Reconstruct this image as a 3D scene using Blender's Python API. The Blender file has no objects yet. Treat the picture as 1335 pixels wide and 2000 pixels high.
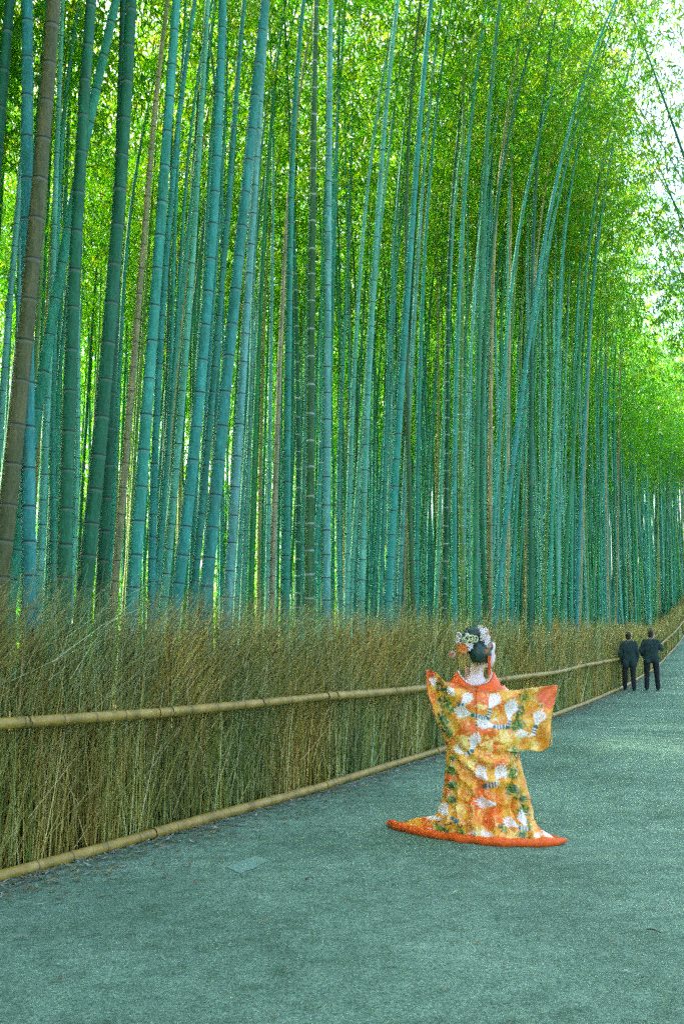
import bpy, bmesh, math, random
import numpy as np
from mathutils import Vector, Matrix, Euler
R = math.radians
rnd = random.Random(7)
rng = np.random.default_rng(7)
scene = bpy.context.scene
col = scene.collection

# ------------------------------------------------------------------ camera, sky, sun, exposure
F = 1944.0; CX, CY = 667.5, 1000.0; PITCH = math.atan(231 / F); EYE = 1.6
cam = bpy.data.cameras.new('camera')
cam.sensor_fit = 'VERTICAL'; cam.sensor_height = 36.0; cam.lens = 36.0 * F / 2000.0
cam.clip_start = 0.05; cam.clip_end = 3000
camo = bpy.data.objects.new('camera', cam); col.objects.link(camo)
camo.location = (0, 0, EYE); camo.rotation_euler = (R(90) + PITCH, 0, 0)
scene.camera = camo

SUN_EL, SUN_AZ = R(42), R(-68)          # azimuth measured from +Y towards +X
world = bpy.data.worlds.new('World'); scene.world = world; world.use_nodes = True
wn = world.node_tree.nodes; wl = world.node_tree.links
bg = wn['Background']
sky = wn.new('ShaderNodeTexSky'); sky.sky_type = 'NISHITA'; sky.sun_disc = False
sky.sun_elevation = SUN_EL; sky.sun_rotation = SUN_AZ; sky.air_density = 0.8; sky.dust_density = 6.0; sky.ozone_density = 0.4
wl.new(sky.outputs[0], bg.inputs[0]); bg.inputs[1].default_value = 0.15
sd = bpy.data.lights.new('sun', 'SUN'); sd.energy = 5.0; sd.angle = R(5); sd.color = (1.0, 0.93, 0.8)
so = bpy.data.objects.new('sun', sd); col.objects.link(so)
S = Vector((math.sin(SUN_AZ) * math.cos(SUN_EL), math.cos(SUN_AZ) * math.cos(SUN_EL), math.sin(SUN_EL)))
so.rotation_euler = S.to_track_quat('Z', 'Y').to_euler(); so.location = S * 60
vs = scene.view_settings
scene.display_settings.display_device = 'sRGB'
vs.view_transform = 'Standard'; vs.look = 'None'; vs.exposure = 3.0; vs.gamma = 1.0; vs.use_curve_mapping = False
scene.cycles.max_bounces = 6; scene.cycles.diffuse_bounces = 3; scene.cycles.transmission_bounces = 3
scene.cycles.use_adaptive_sampling = True; scene.cycles.adaptive_threshold = 0.035
scene.cycles.sample_clamp_indirect = 6.0; scene.cycles.use_denoising = False

# ------------------------------------------------------------------ helpers
def ray(px, py):
    x = (px - CX) / F; y = (CY - py) / F
    return np.array([x, math.cos(PITCH) - y * math.sin(PITCH), math.sin(PITCH) + y * math.cos(PITCH)])
def at(px, py, depth):
    d = ray(px, py); return np.array([0, 0, EYE]) + d * (depth / d[1])
def on_ground(px, py, z=0.0):
    d = ray(px, py); return np.array([0, 0, EYE]) + d * ((z - EYE) / d[2])
def project(p):
    q = np.asarray(p, float) - np.array([0, 0, EYE])
    f = q[1] * math.cos(PITCH) + q[2] * math.sin(PITCH)
    u = -q[1] * math.sin(PITCH) + q[2] * math.cos(PITCH)
    return CX + F * q[0] / f, CY - F * u / f

def terrain(y):
    y = np.asarray(y, float)
    a = np.clip(y - 40, 0, 15)
    return 0.005 * a * a + 0.15 * np.clip(y - 55, 0, 30)

def make_mesh(name, verts, faces=None, quads=None, tris=None, smooth=False):
    me = bpy.data.meshes.new(name)
    verts = np.asarray(verts, np.float32).reshape(-1, 3)
    if faces is not None:
        me.from_pydata(verts.tolist(), [], faces)
    else:
        qs = np.asarray(quads, np.int32).reshape(-1, 4) if quads is not None else np.zeros((0, 4), np.int32)
        ts = np.asarray(tris, np.int32).reshape(-1, 3) if tris is not None else np.zeros((0, 3), np.int32)
        me.vertices.add(len(verts)); me.vertices.foreach_set('co', verts.ravel())
        loops = np.concatenate([qs.ravel(), ts.ravel()]).astype(np.int32)
        me.loops.add(len(loops)); me.loops.foreach_set('vertex_index', loops)
        n = len(qs) + len(ts); me.polygons.add(n)
        ls = np.concatenate([np.arange(len(qs)) * 4, len(qs) * 4 + np.arange(len(ts)) * 3]).astype(np.int32)
        me.polygons.foreach_set('loop_start', ls)
        me.update(calc_edges=True)
    if smooth:
        me.polygons.foreach_set('use_smooth', np.ones(len(me.polygons), bool))
    me.update()
    return me
def attr(me, name, vals):
    a = me.attributes.new(name, 'FLOAT', 'POINT'); a.data.foreach_set('value', np.asarray(vals, np.float32))
def colattr(me, name, rgb):
    rgb = np.asarray(rgb, np.float32)
    a = me.color_attributes.new(name, 'FLOAT_COLOR', 'POINT')
    a.data.foreach_set('color', np.concatenate([rgb, np.ones((len(rgb), 1), np.float32)], 1).ravel())
def obj(name, me, mat=None, parent=None, **props):
    o = bpy.data.objects.new(name, me); col.objects.link(o)
    if mat is not None and me is not None and not me.materials: me.materials.append(mat)
    if parent is not None: o.parent = parent
    for k, v in props.items(): o[k] = v
    return o
def empty(name, loc=(0, 0, 0), **props):
    o = obj(name, None, **props); o.location = loc; o.empty_display_size = 0.2; return o

def tube_arrays(P, rad, sides, cap=False):
    """P (N,K,3) polylines, rad (N,K); returns verts, quads."""
    P = np.asarray(P, float); rad = np.asarray(rad, float); N, K, _ = P.shape
    T = np.gradient(P, axis=1); T /= np.linalg.norm(T, axis=2, keepdims=True) + 1e-9
    ref = np.where(np.abs(T[:, :, 2:3]) > 0.9, np.array([1.0, 0, 0]), np.array([0, 0, 1.0]))
    A = np.cross(T, ref); A /= np.linalg.norm(A, axis=2, keepdims=True) + 1e-9
    B = np.cross(T, A)
    th = np.arange(sides) * 2 * math.pi / sides
    V = P[:, :, None, :] + rad[:, :, None, None] * (A[:, :, None, :] * np.cos(th)[None, None, :, None] + B[:, :, None, :] * np.sin(th)[None, None, :, None])
    idx = np.arange(N * K * sides).reshape(N, K, sides)
    a = idx[:, :-1, :]; b = np.roll(a, -1, 2); d = idx[:, 1:, :]; c = np.roll(d, -1, 2)
    Q = np.stack([a, b, c, d], -1).reshape(-1, 4)
    return V.reshape(-1, 3), Q
def tube(name, pts, rad, sides, mat, parent=None, caps=True, **props):
    pts = np.asarray(pts, float); K = len(pts)
    rad = np.full(K, rad) if np.isscalar(rad) else np.asarray(rad)
    V, Q = tube_arrays(pts[None], rad[None], sides)
    f = Q.tolist()
    if caps:
        f.append(list(range(sides))); f.append(list(range((K - 1) * sides, K * sides))[::-1])
    me = make_mesh(name, V, faces=f, smooth=True)
    return obj(name, me, mat, parent, **props)

# ------------------------------------------------------------------ materials
def new_mat(name):
    m = bpy.data.materials.new(name); m.use_nodes = True
    nt = m.node_tree; p = nt.nodes['Principled BSDF']; return m, nt, p
def N(nt, t, **kw):
    n = nt.nodes.new(t)
    for k, v in kw.items(): setattr(n, k, v)
    return n
def noise(nt, scale, detail=4, rough=0.55, coord='Object', stretch=None):
    tc = N(nt, 'ShaderNodeTexCoord'); n = N(nt, 'ShaderNodeTexNoise')
    n.inputs['Scale'].default_value = scale; n.inputs['Detail'].default_value = detail; n.inputs['Roughness'].default_value = rough
    if stretch:
        mp = N(nt, 'ShaderNodeMapping'); mp.inputs['Scale'].default_value = stretch
        nt.links.new(tc.outputs[coord], mp.inputs[0]); nt.links.new(mp.outputs[0], n.inputs['Vector'])
    else: nt.links.new(tc.outputs[coord], n.inputs['Vector'])
    return n
def ramp(nt, src, stops):
    r = N(nt, 'ShaderNodeValToRGB'); e = r.color_ramp.elements
    while len(e) < len(stops): e.new(0.5)
    for i, (p, c) in enumerate(stops):
        e[i].position = p; e[i].color = (c[0], c[1], c[2], 1)
    nt.links.new(src, r.inputs[0]); return r
def mixc(nt, a, b, fac, mode='MIX'):
    m = N(nt, 'ShaderNodeMix', data_type='RGBA', blend_type=mode)
    for sock, v in ((m.inputs[0], fac), (m.inputs[6], a), (m.inputs[7], b)):
        if hasattr(v, 'links'): nt.links.new(v, sock)
        elif isinstance(v, (int, float)): sock.default_value = v
        else: sock.default_value = (v[0], v[1], v[2], 1)
    return m.outputs[2]
def math_(nt, op, a, b=None, clamp=False):
    m = N(nt, 'ShaderNodeMath', operation=op, use_clamp=clamp)
    for i, v in enumerate((a, b)):
        if v is None: continue
        if hasattr(v, 'links'): nt.links.new(v, m.inputs[i])
        else: m.inputs[i].default_value = v
    return m.outputs[0]
def bump(nt, p, h, strength=0.3, dist=0.02):
    b = N(nt, 'ShaderNodeBump'); b.inputs['Strength'].default_value = strength; b.inputs['Distance'].default_value = dist
    nt.links.new(h, b.inputs['Height']); nt.links.new(b.outputs[0], p.inputs['Normal'])
def simple(name, c, rough=0.6, var=0.25, scale=30, spec=0.3, coord='Object', stretch=None, bmp=0.0):
    m, nt, p = new_mat(name)
    n = noise(nt, scale, 4, 0.6, coord, stretch)
    r = ramp(nt, n.outputs['Fac'], [(0.3, [x * (1 - var) for x in c]), (0.7, [min(1, x * (1 + var)) for x in c])])
    nt.links.new(r.outputs[0], p.inputs['Base Color']); p.inputs['Roughness'].default_value = rough
    p.inputs['Specular IOR Level'].default_value = spec
    if bmp: bump(nt, p, n.outputs['Fac'], bmp, 0.01)
    return m

M = {}
def culm_material(name, use_attr):
    m, nt, p = new_mat(name)
    oi = N(nt, 'ShaderNodeObjectInfo')
    if use_attr:
        a = N(nt, 'ShaderNodeAttribute', attribute_name='Col'); base = a.outputs['Color']
    else: base = oi.outputs['Color']
    n1 = noise(nt, 2.2, 5, 0.65, stretch=(6, 6, 1.0))
    n2 = noise(nt, 60, 3, 0.7, stretch=(1, 1, 0.35))
    f1 = ramp(nt, n1.outputs['Fac'], [(0.3, (0.50, 0.62, 0.46)), (0.52, (1, 1, 1)), (0.72, (1.9, 1.4, 1.4))])
    f2 = ramp(nt, n2.outputs['Fac'], [(0.3, (0.72, 0.72, 0.72)), (0.7, (1.28, 1.28, 1.28))])
    c = mixc(nt, base, f1.outputs[0], 1.0, 'MULTIPLY'); c = mixc(nt, c, f2.outputs[0], 1.0, 'MULTIPLY')
    # lichen / weather stains with a shape of their own
    n3 = noise(nt, 5.0, 6, 0.7, stretch=(1, 1, 0.4))
    st = ramp(nt, n3.outputs['Fac'], [(0.58, (0, 0, 0)), (0.70, (1, 1, 1))])
    c = mixc(nt, c, (0.10, 0.19, 0.10), math_(nt, 'MULTIPLY', st.outputs[0], 0.4))
    ra = N(nt, 'ShaderNodeAttribute', attribute_name='ring')
    dark = math_(nt, 'MULTIPLY', ra.outputs['Fac'], -1.0, True)
    pale = math_(nt, 'MULTIPLY', ra.outputs['Fac'], 1.0, True)
    white = math_(nt, 'SUBTRACT', 1.0, oi.outputs['Alpha'])
    # dark-ringed culms: thin dark scar and a faint bloom; young culms: white waxy ring
    d1 = math_(nt, 'MULTIPLY', dark, math_(nt, 'SUBTRACT', 0.9, math_(nt, 'MULTIPLY', white, 0.9)))
    p1 = math_(nt, 'MULTIPLY', pale, math_(nt, 'ADD', 0.12, math_(nt, 'MULTIPLY', white, 0.75)))
    c = mixc(nt, c, (0.45, 0.55, 0.50), p1)
    c = mixc(nt, c, (0.018, 0.035, 0.022), d1)
    nt.links.new(c, p.inputs['Base Color'])
    p.inputs['Roughness'].default_value = 0.55; p.inputs['Specular IOR Level'].default_value = 0.2
    bump(nt, p, n2.outputs['Fac'], 0.12, 0.004)
    return m
M['culm'] = culm_material('bamboo_culm', False)
M['culm_far'] = culm_material('bamboo_culm_far', True)
M['branch'] = simple('bamboo_branch', (0.10, 0.16, 0.06), 0.6, 0.3, 10)

def leaf_material():
    m, nt, p = new_mat('bamboo_leaf')
    nt.nodes.remove(p); out = nt.nodes['Material Output']
    a = N(nt, 'ShaderNodeAttribute', attribute_name='tone')
    oi = N(nt, 'ShaderNodeObjectInfo')
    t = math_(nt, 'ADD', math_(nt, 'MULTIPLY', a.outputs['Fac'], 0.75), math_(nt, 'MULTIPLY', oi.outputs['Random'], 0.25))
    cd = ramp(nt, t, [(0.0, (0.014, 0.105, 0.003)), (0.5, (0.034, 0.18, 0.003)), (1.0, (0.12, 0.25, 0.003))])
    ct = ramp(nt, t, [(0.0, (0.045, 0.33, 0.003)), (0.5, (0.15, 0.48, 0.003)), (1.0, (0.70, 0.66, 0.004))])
    d = N(nt, 'ShaderNodeBsdfDiffuse'); tr = N(nt, 'ShaderNodeBsdfTranslucent'); g = N(nt, 'ShaderNodeBsdfGlossy')
    nt.links.new(cd.outputs[0], d.inputs[0]); nt.links.new(ct.outputs[0], tr.inputs[0])
    g.inputs['Roughness'].default_value = 0.35; g.inputs[0].default_value = (0.6, 0.7, 0.6, 1)
    mx = N(nt, 'ShaderNodeMixShader'); mx.inputs[0].default_value = 0.5
    nt.links.new(d.outputs[0], mx.inputs[1]); nt.links.new(tr.outputs[0], mx.inputs[2])
    m2 = N(nt, 'ShaderNodeMixShader'); m2.inputs[0].default_value = 0.04
    nt.links.new(mx.outputs[0], m2.inputs[1]); nt.links.new(g.outputs[0], m2.inputs[2])
    nt.links.new(m2.outputs[0], out.inputs[0]); return m
M['leaf'] = leaf_material()

def path_material():
    m, nt, p = new_mat('path_asphalt')
    big = noise(nt, 0.55, 5, 0.6); mid = noise(nt, 6, 5, 0.7); fine = noise(nt, 55, 4, 0.85); grit = noise(nt, 260, 2, 0.8)
    c1 = ramp(nt, big.outputs['Fac'], [(0.3, (0.090, 0.18, 0.105)), (0.52, (0.150, 0.27, 0.172)), (0.72, (0.205, 0.34, 0.222))])
    c2 = ramp(nt, mid.outputs['Fac'], [(0.3, (0.62, 0.70, 0.62)), (0.5, (1, 1, 1)), (0.7, (1.3, 1.26, 1.24))])
    c3 = ramp(nt, fine.outputs['Fac'], [(0.32, (0.30, 0.38, 0.32)), (0.5, (0.95, 0.95, 0.95)), (0.68, (1.75, 1.65, 1.65))])
    c4 = ramp(nt, grit.outputs['Fac'], [(0.35, (0.6, 0.6, 0.6)), (0.65, (1.4, 1.4, 1.4))])
    c = mixc(nt, c1.outputs[0], c2.outputs[0], 1, 'MULTIPLY'); c = mixc(nt, c, c3.outputs[0], 1, 'MULTIPLY'); c = mixc(nt, c, c4.outputs[0], 1, 'MULTIPLY')
    nt.links.new(c, p.inputs['Base Color']); p.inputs['Roughness'].default_value = 0.85; p.inputs['Specular IOR Level'].default_value = 0.2
    h = math_(nt, 'ADD', fine.outputs['Fac'], grit.outputs['Fac']); bump(nt, p, h, 0.6, 0.012); return m
M['path'] = path_material()
M['patch'] = simple('path_patch', (0.185, 0.325, 0.225), 0.85, 0.22, 120, 0.2, bmp=0.3)
M['soil'] = simple('grove_soil', (0.10, 0.10, 0.045), 0.95, 0.5, 3.5, 0.1, bmp=0.5)

def twig_material():
    m, nt, p = new_mat('brushwood')
    a = N(nt, 'ShaderNodeAttribute', attribute_name='Col')
    nt.links.new(a.outputs['Color'], p.inputs['Base Color']); p.inputs['Roughness'].default_value = 0.75
    p.inputs['Specular IOR Level'].default_value = 0.2; return m
M['twig'] = twig_material()

def rail_material():
    m, nt, p = new_mat('dry_bamboo_rail')
    n1 = noise(nt, 7, 5, 0.65, stretch=(1, 1, 1)); n2 = noise(nt, 80, 3, 0.7)
    c1 = ramp(nt, n1.outputs['Fac'], [(0.3, (0.15, 0.13, 0.018)), (0.5, (0.31, 0.215, 0.032)), (0.72, (0.42, 0.31, 0.075))])
    c2 = ramp(nt, n2.outputs['Fac'], [(0.3, (0.75, 0.78, 0.75)), (0.7, (1.2, 1.2, 1.2))])
    c = mixc(nt, c1.outputs[0], c2.outputs[0], 1, 'MULTIPLY')
    ra = N(nt, 'ShaderNodeAttribute', attribute_name='ring')
    c = mixc(nt, c, (0.05, 0.045, 0.02), math_(nt, 'MULTIPLY', ra.outputs['Fac'], 0.85, True))
    nt.links.new(c, p.inputs['Base Color']); p.inputs['Roughness'].default_value = 0.5; return m
M['rail'] = rail_material()
M['wire'] = simple('tie_wire', (0.03, 0.03, 0.02), 0.6)

# ------------------------------------------------------------------ the line of the fence, read off the ground
bot = [(0, 1705), (240, 1641), (420, 1591), (640, 1530), (870, 1459), (1100, 1389), (1216, 1341), (1255, 1317)]
FL = [on_ground(px, py, 0.05)[:2] for px, py in bot]
FL = [FL[0] - (FL[1] - FL[0]) / np.linalg.norm(FL[1] - FL[0]) * 4.5] + FL
FL += [np.array([at(1294, 1287, 47)[0], 47]), np.array([at(1322, 1259, 53)[0], 53]), np.array([23.5, 66]), np.array([31, 84])]
FL = np.array(FL)
_seg = np.r_[0, np.cumsum(np.linalg.norm(np.diff(FL, axis=0), axis=1))]
FLEN = _seg[-1]
def fpos(s):
    s = np.asarray(s, float); return np.stack([np.interp(s, _seg, FL[:, 0]), np.interp(s, _seg, FL[:, 1])], -1)
def fdir(s):
    d = fpos(np.clip(np.asarray(s, float) + .6, 0, FLEN)) - fpos(np.clip(np.asarray(s, float) - .6, 0, FLEN))
    return d / np.linalg.norm(d, axis=-1, keepdims=True)
def fnorm(s):
    d = fdir(s); return np.stack([-d[..., 1], d[..., 0]], -1)      # towards the grove
_ss = np.linspace(0, FLEN, 900); _fp = fpos(_ss)
_fpx = np.array([project((p[0], p[1], 0.5))[0] if p[1] > 1 else -9999 for p in _fp])
def fence_depth(px): return float(np.interp(px, _fpx, _fp[:, 1]))
def fence_s(px): return float(np.interp(px, _fpx, _ss))

# ------------------------------------------------------------------ ground and path
gx = np.r_[np.linspace(-600, -60, 10), np.linspace(-50, 70, 61), np.linspace(80, 600, 10)]
gy = np.r_[np.linspace(-300, -20, 8), np.linspace(-10, 100, 111), np.linspace(110, 900, 12)]
GX, GY = np.meshgrid(gx, gy, indexing='ij')
GZ = terrain(GY) - 0.03
V = np.stack([GX, GY, GZ], -1).reshape(-1, 3); n = len(gy)
ii, jj = np.meshgrid(np.arange(len(gx) - 1), np.arange(n - 1), indexing='ij'); a = (ii * n + jj).ravel()
obj('ground', make_mesh('ground', V, quads=np.stack([a, a + n, a + n + 1, a + 1], -1), smooth=True), M['soil'], kind='structure')

ss = np.linspace(0, FLEN, 140); pv = []
E0 = fpos(ss) + fnorm(ss) * 0.12
first = fpos(0.0) - fdir(0.0) * 14
E0 = np.concatenate([[first + fnorm(0.0) * 0.12], E0]); NN = np.concatenate([[fnorm(0.0)], fnorm(ss)])
W = 14
for w in range(W):
    off = w / (W - 1) * 4.7
    P = E0 - NN * off
    pv.append(np.c_[P, terrain(P[:, 1]) + 0.004])
pv = np.array(pv); k = pv.shape[1]
ii, jj = np.meshgrid(np.arange(W - 1), np.arange(k - 1), indexing='ij'); a = (ii * k + jj).ravel()
obj('path', make_mesh('path', pv.reshape(-1, 3), quads=np.stack([a, a + 1, a + k + 1, a + k], -1), smooth=True), M['path'], kind='structure')
pc = [on_ground(x, y, 0.008) for x, y in ((440, 1693), (500, 1672), (528, 1681), (470, 1706))]
bmp_ = []
for i in range(4):
    p, q = pc[i], pc[(i + 1) % 4]
    for t in np.linspace(0, 1, 7)[:-1]:
        r_ = p + (q - p) * t; bmp_.append((r_[0] + rnd.uniform(-.012, .012), r_[1] + rnd.uniform(-.012, .012), 0.008))
obj('path_patch', make_mesh('path_patch', bmp_, faces=[list(range(len(bmp_)))]), M['patch'], kind='structure')

# ------------------------------------------------------------------ bamboo: crowns shared by kind, culms
H0 = 18.0
BEND = [(1.2, 2.4), (0.7, 2.2), (2.0, 2.6), (1.6, 2.0), (0.9, 2.5)]
def bend_at(h, v, H=H0):
    t = np.clip((h / H - 0.45) / 0.55, 0, None); return BEND[v][0] * t ** BEND[v][1] * (H / H0)

LEAVES = {}
def spray_pick(g, n, keep):
    m = n // 9; i = g.choice(m, int(m * keep), replace=False)
    return (i[:, None] * 9 + np.arange(9)[None]).ravel()
def make_crown(v, seed, lo=0.40, nleaf=62):
    g = np.random.default_rng(seed)
    P = []; Rd = []; LV = []; LT = []
    h = lo * H0; az = g.uniform(0, 6.28)
    while h < H0 * 0.985:
        fr = (h / H0 - lo) / (1 - lo)
        for sgn in (0, 1):
            if g.random() < 0.08 + 0.25 * (fr < 0.12): continue
            a_ = az + sgn * math.pi * 0.42 + g.normal(0, .35)
            L = (2.3 * (1 - fr) ** 0.7 + 0.45) * g.uniform(.6, 1.2)
            if fr < .15: L *= .75
            el = g.uniform(.45, .95); K = 6
            t = np.linspace(0, 1, K)
            out = L * (t * math.cos(el) * (1 + .15 * t)); up = L * (t * math.sin(el) - .55 * t * t)
            b = np.stack([bend_at(h, v) + out * math.cos(a_), out * math.sin(a_), h + up], -1)
            P.append(b); Rd.append(np.linspace(.012, .003, K) * (0.6 + .5 * (1 - fr)))
            nl = int(nleaf * L / 1.6 * (0.35 if fr < .10 else 1))
            ns = max(1, nl // 9); tt = g.uniform(.15, 1.03, ns) ** .8
            base = np.stack([np.interp(tt, t, b[:, i]) for i in range(3)], -1)
            # sprays of nine leaves hang off the branch on little side twigs
            sp = base + g.normal(0, 1, (ns, 3)) * np.array([.21, .21, .12]) * (0.5 + L / 2.2) - np.array([0, 0, .05])
            LV.append(np.repeat(sp, 9, 0) + g.normal(0, 1, (ns * 9, 3)) * np.array([.085, .085, .045]))
            LT.append(np.clip(np.repeat(g.normal(.26 + .40 * fr, .24, ns), 9) + g.normal(0, .07, ns * 9), 0, 1))  # yellower towards the crown top: sunlit look put into the leaf colour
        h += g.uniform(.26, .36); az += math.pi + g.normal(0, .3)
    V1, Q1 = tube_arrays(np.array(P), np.array(Rd), 3)
    C = np.concatenate(LV); T = np.concatenate(LT); n_ = len(C)
    th = g.uniform(0, 6.283, n_); dip = np.clip(g.normal(-.65, .4, n_), -1.4, .5)
    D = np.stack([np.cos(th) * np.cos(dip), np.sin(th) * np.cos(dip), np.sin(dip)], -1)
    rv = g.normal(0, 1, (n_, 3)); Sx = np.cross(D, rv); Sx /= np.linalg.norm(Sx, axis=1, keepdims=True)
    L = g.uniform(.11, .19, n_)[:, None]; Wd = L * g.uniform(.09, .135, n_)[:, None]
    Nn = np.cross(D, Sx)
    q = np.stack([C, C + D * L * .4 + Sx * Wd - Nn * Wd * .3, C + D * L - np.array([0, 0, .02]), C + D * L * .4 - Sx * Wd - Nn * Wd * .3], 1).reshape(-1, 3)
    o_ = len(V1); idx = o_ + np.arange(n_) * 4
    T1 = np.concatenate([np.stack([idx, idx + 1, idx + 2], -1), np.stack([idx, idx + 2, idx + 3], -1)])
    me = make_mesh('crown', np.concatenate([V1, q]), quads=Q1, tris=T1)
    me.materials.append(M['branch']); me.materials.append(M['leaf'])
    mi = np.concatenate([np.zeros(len(Q1), np.int32), np.ones(len(T1), np.int32)]); me.polygons.foreach_set('material_index', mi)
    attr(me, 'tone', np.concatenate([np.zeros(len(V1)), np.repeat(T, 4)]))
    LEAVES[me] = (q.reshape(-1, 4, 3), T, V1.reshape(len(P), 6, 3, 3))
    return me
CROWNS = [make_crown(v, 100 + v, lo=0.47, nleaf=42) for v in range(5)]
EDGE = [make_crown(v, 200 + v, lo=0.05, nleaf=55) for v in (1, 4)]

def own_crown(v, seed, keep, big, lo=.44, keep_b=.5):
    """a head of its own: a random share of the leaves and twigs of its kind"""
    g = np.random.default_rng(seed); q0, T0, B0 = LEAVES[CROWNS[v]]; B0 = B0[B0[:, 0, 0, 2] > lo * H0]
    k = spray_pick(g, len(q0), keep); k = k[np.repeat(q0[k[::9], 0, 2], 9) > (lo - .02) * H0]; q = q0[k]; q = q[:, :1] + (q - q[:, :1]) * big
    b = B0[g.choice(len(B0), int(len(B0) * keep_b), replace=False)][:, [0, 3, 5]]
    nb = len(b); i_ = np.arange(nb * 9).reshape(nb, 3, 3); a = i_[:, :-1]; d = i_[:, 1:]
    Q = np.stack([a, np.roll(a, -1, 2), np.roll(d, -1, 2), d], -1).reshape(-1, 4); o_ = nb * 9
    q = np.stack([q[:, 1] * .85 + q[:, 0] * .15, q[:, 2], q[:, 3] * .85 + q[:, 0] * .15], 1)
    T1 = o_ + np.arange(len(q) * 3).reshape(-1, 3)
    me = make_mesh('crown', np.concatenate([b.reshape(-1, 3), q.reshape(-1, 3)]), quads=Q, tris=T1)
    me.materials.append(M['branch']); me.materials.append(M['leaf'])
    me.polygons.foreach_set('material_index', np.concatenate([np.zeros(len(Q), np.int32), np.ones(len(T1), np.int32)]))
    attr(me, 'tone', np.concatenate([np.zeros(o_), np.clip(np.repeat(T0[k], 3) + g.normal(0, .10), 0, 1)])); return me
def taper(h, H): return np.clip(1 - h / H, 0, 1) ** 0.78 * 0.985 + 0.015
def node_heights(H, g, s0=0.16, s1=0.33):
    out = []; h = 0.12
    while h < H - .3:
        out.append(h); h += (s0 + (s1 - s0) * min(1, h / 3.2)) * g.uniform(.93, 1.07)
    return out
def culm_mesh(axis, H, D, sides, nodes, ring=True):
    """axis(h)->(…,3); rows at the nodes carry the ring attribute"""
    hs = [(-0.05, 1.0, 0)]
    hs += [(h, 1.0, 0) for h in np.linspace(H * .02, H * .995, 12)] if not ring else []
    for h in nodes:
        if ring: hs += [(h - .030, 1.0, .0), (h - .020, 1.0, .6), (h - .006, 1.045, 1.0), (h + .000, 1.05, -1), (h + .010, 1.0, -1), (h + .014, .985, 0.0)]
        else: hs += [(h, 1.0, 0)]
    hs.append((H * .995, 1.0, 0)); hs.sort()
    h = np.array([x[0] for x in hs]); k = np.array([x[1] for x in hs]); rg = np.array([x[2] for x in hs])
    P = axis(h); r = D / 2 * taper(np.clip(h, 0, None), H) * k
    th = np.arange(sides) * 2 * math.pi / sides
    V = np.stack([P[:, None, 0] + r[:, None] * np.cos(th), P[:, None, 1] + r[:, None] * np.sin(th), np.repeat(P[:, 2:3], sides, 1)], -1)
    n_ = len(h); idx = np.arange(n_ * sides).reshape(n_, sides); a = idx[:-1]; b = np.roll(a, -1, 1); d = idx[1:]; c = np.roll(d, -1, 1)
    me = make_mesh('culm', V.reshape(-1, 3), quads=np.stack([a, b, c, d], -1), smooth=True)
    attr(me, 'ring', np.repeat(rg, sides)); me.materials.append(M['culm']); return me

# one ring, unit radius, shared by every node of the thick culms
rp = [(-.032, .998, 0), (-.020, 1.012, .6), (-.007, 1.055, 1.0), (.001, 1.065, -1), (.011, 1.03, -1), (.016, .99, 0)]
rs_ = 20; th = np.arange(rs_) * 2 * math.pi / rs_
rv_ = np.array([[(r_ * math.cos(t), r_ * math.sin(t), z) for t in th] for z, r_, _ in rp]).reshape(-1, 3)
idx = np.arange(len(rp) * rs_).reshape(len(rp), rs_); a = idx[:-1]; b = np.roll(a, -1, 1); d = idx[1:]; c = np.roll(d, -1, 1)
RING = make_mesh('node_ring', rv_, quads=np.stack([a, b, c, d], -1), smooth=True)
attr(RING, 'ring', np.repeat([x[2] for x in rp], rs_)); RING.materials.append(M['culm'])

TEAL = (0.032, 0.255, 0.165); BLUE = (0.032, 0.250, 0.200); DARK = (0.011, 0.125, 0.055); TAN = (0.26, 0.28, 0.115)
BROWN = (0.085, 0.11, 0.04); PALE = (0.095, 0.36, 0.26); YELG = (0.10, 0.25, 0.06); GREEN = (0.028, 0.22, 0.075)
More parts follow.
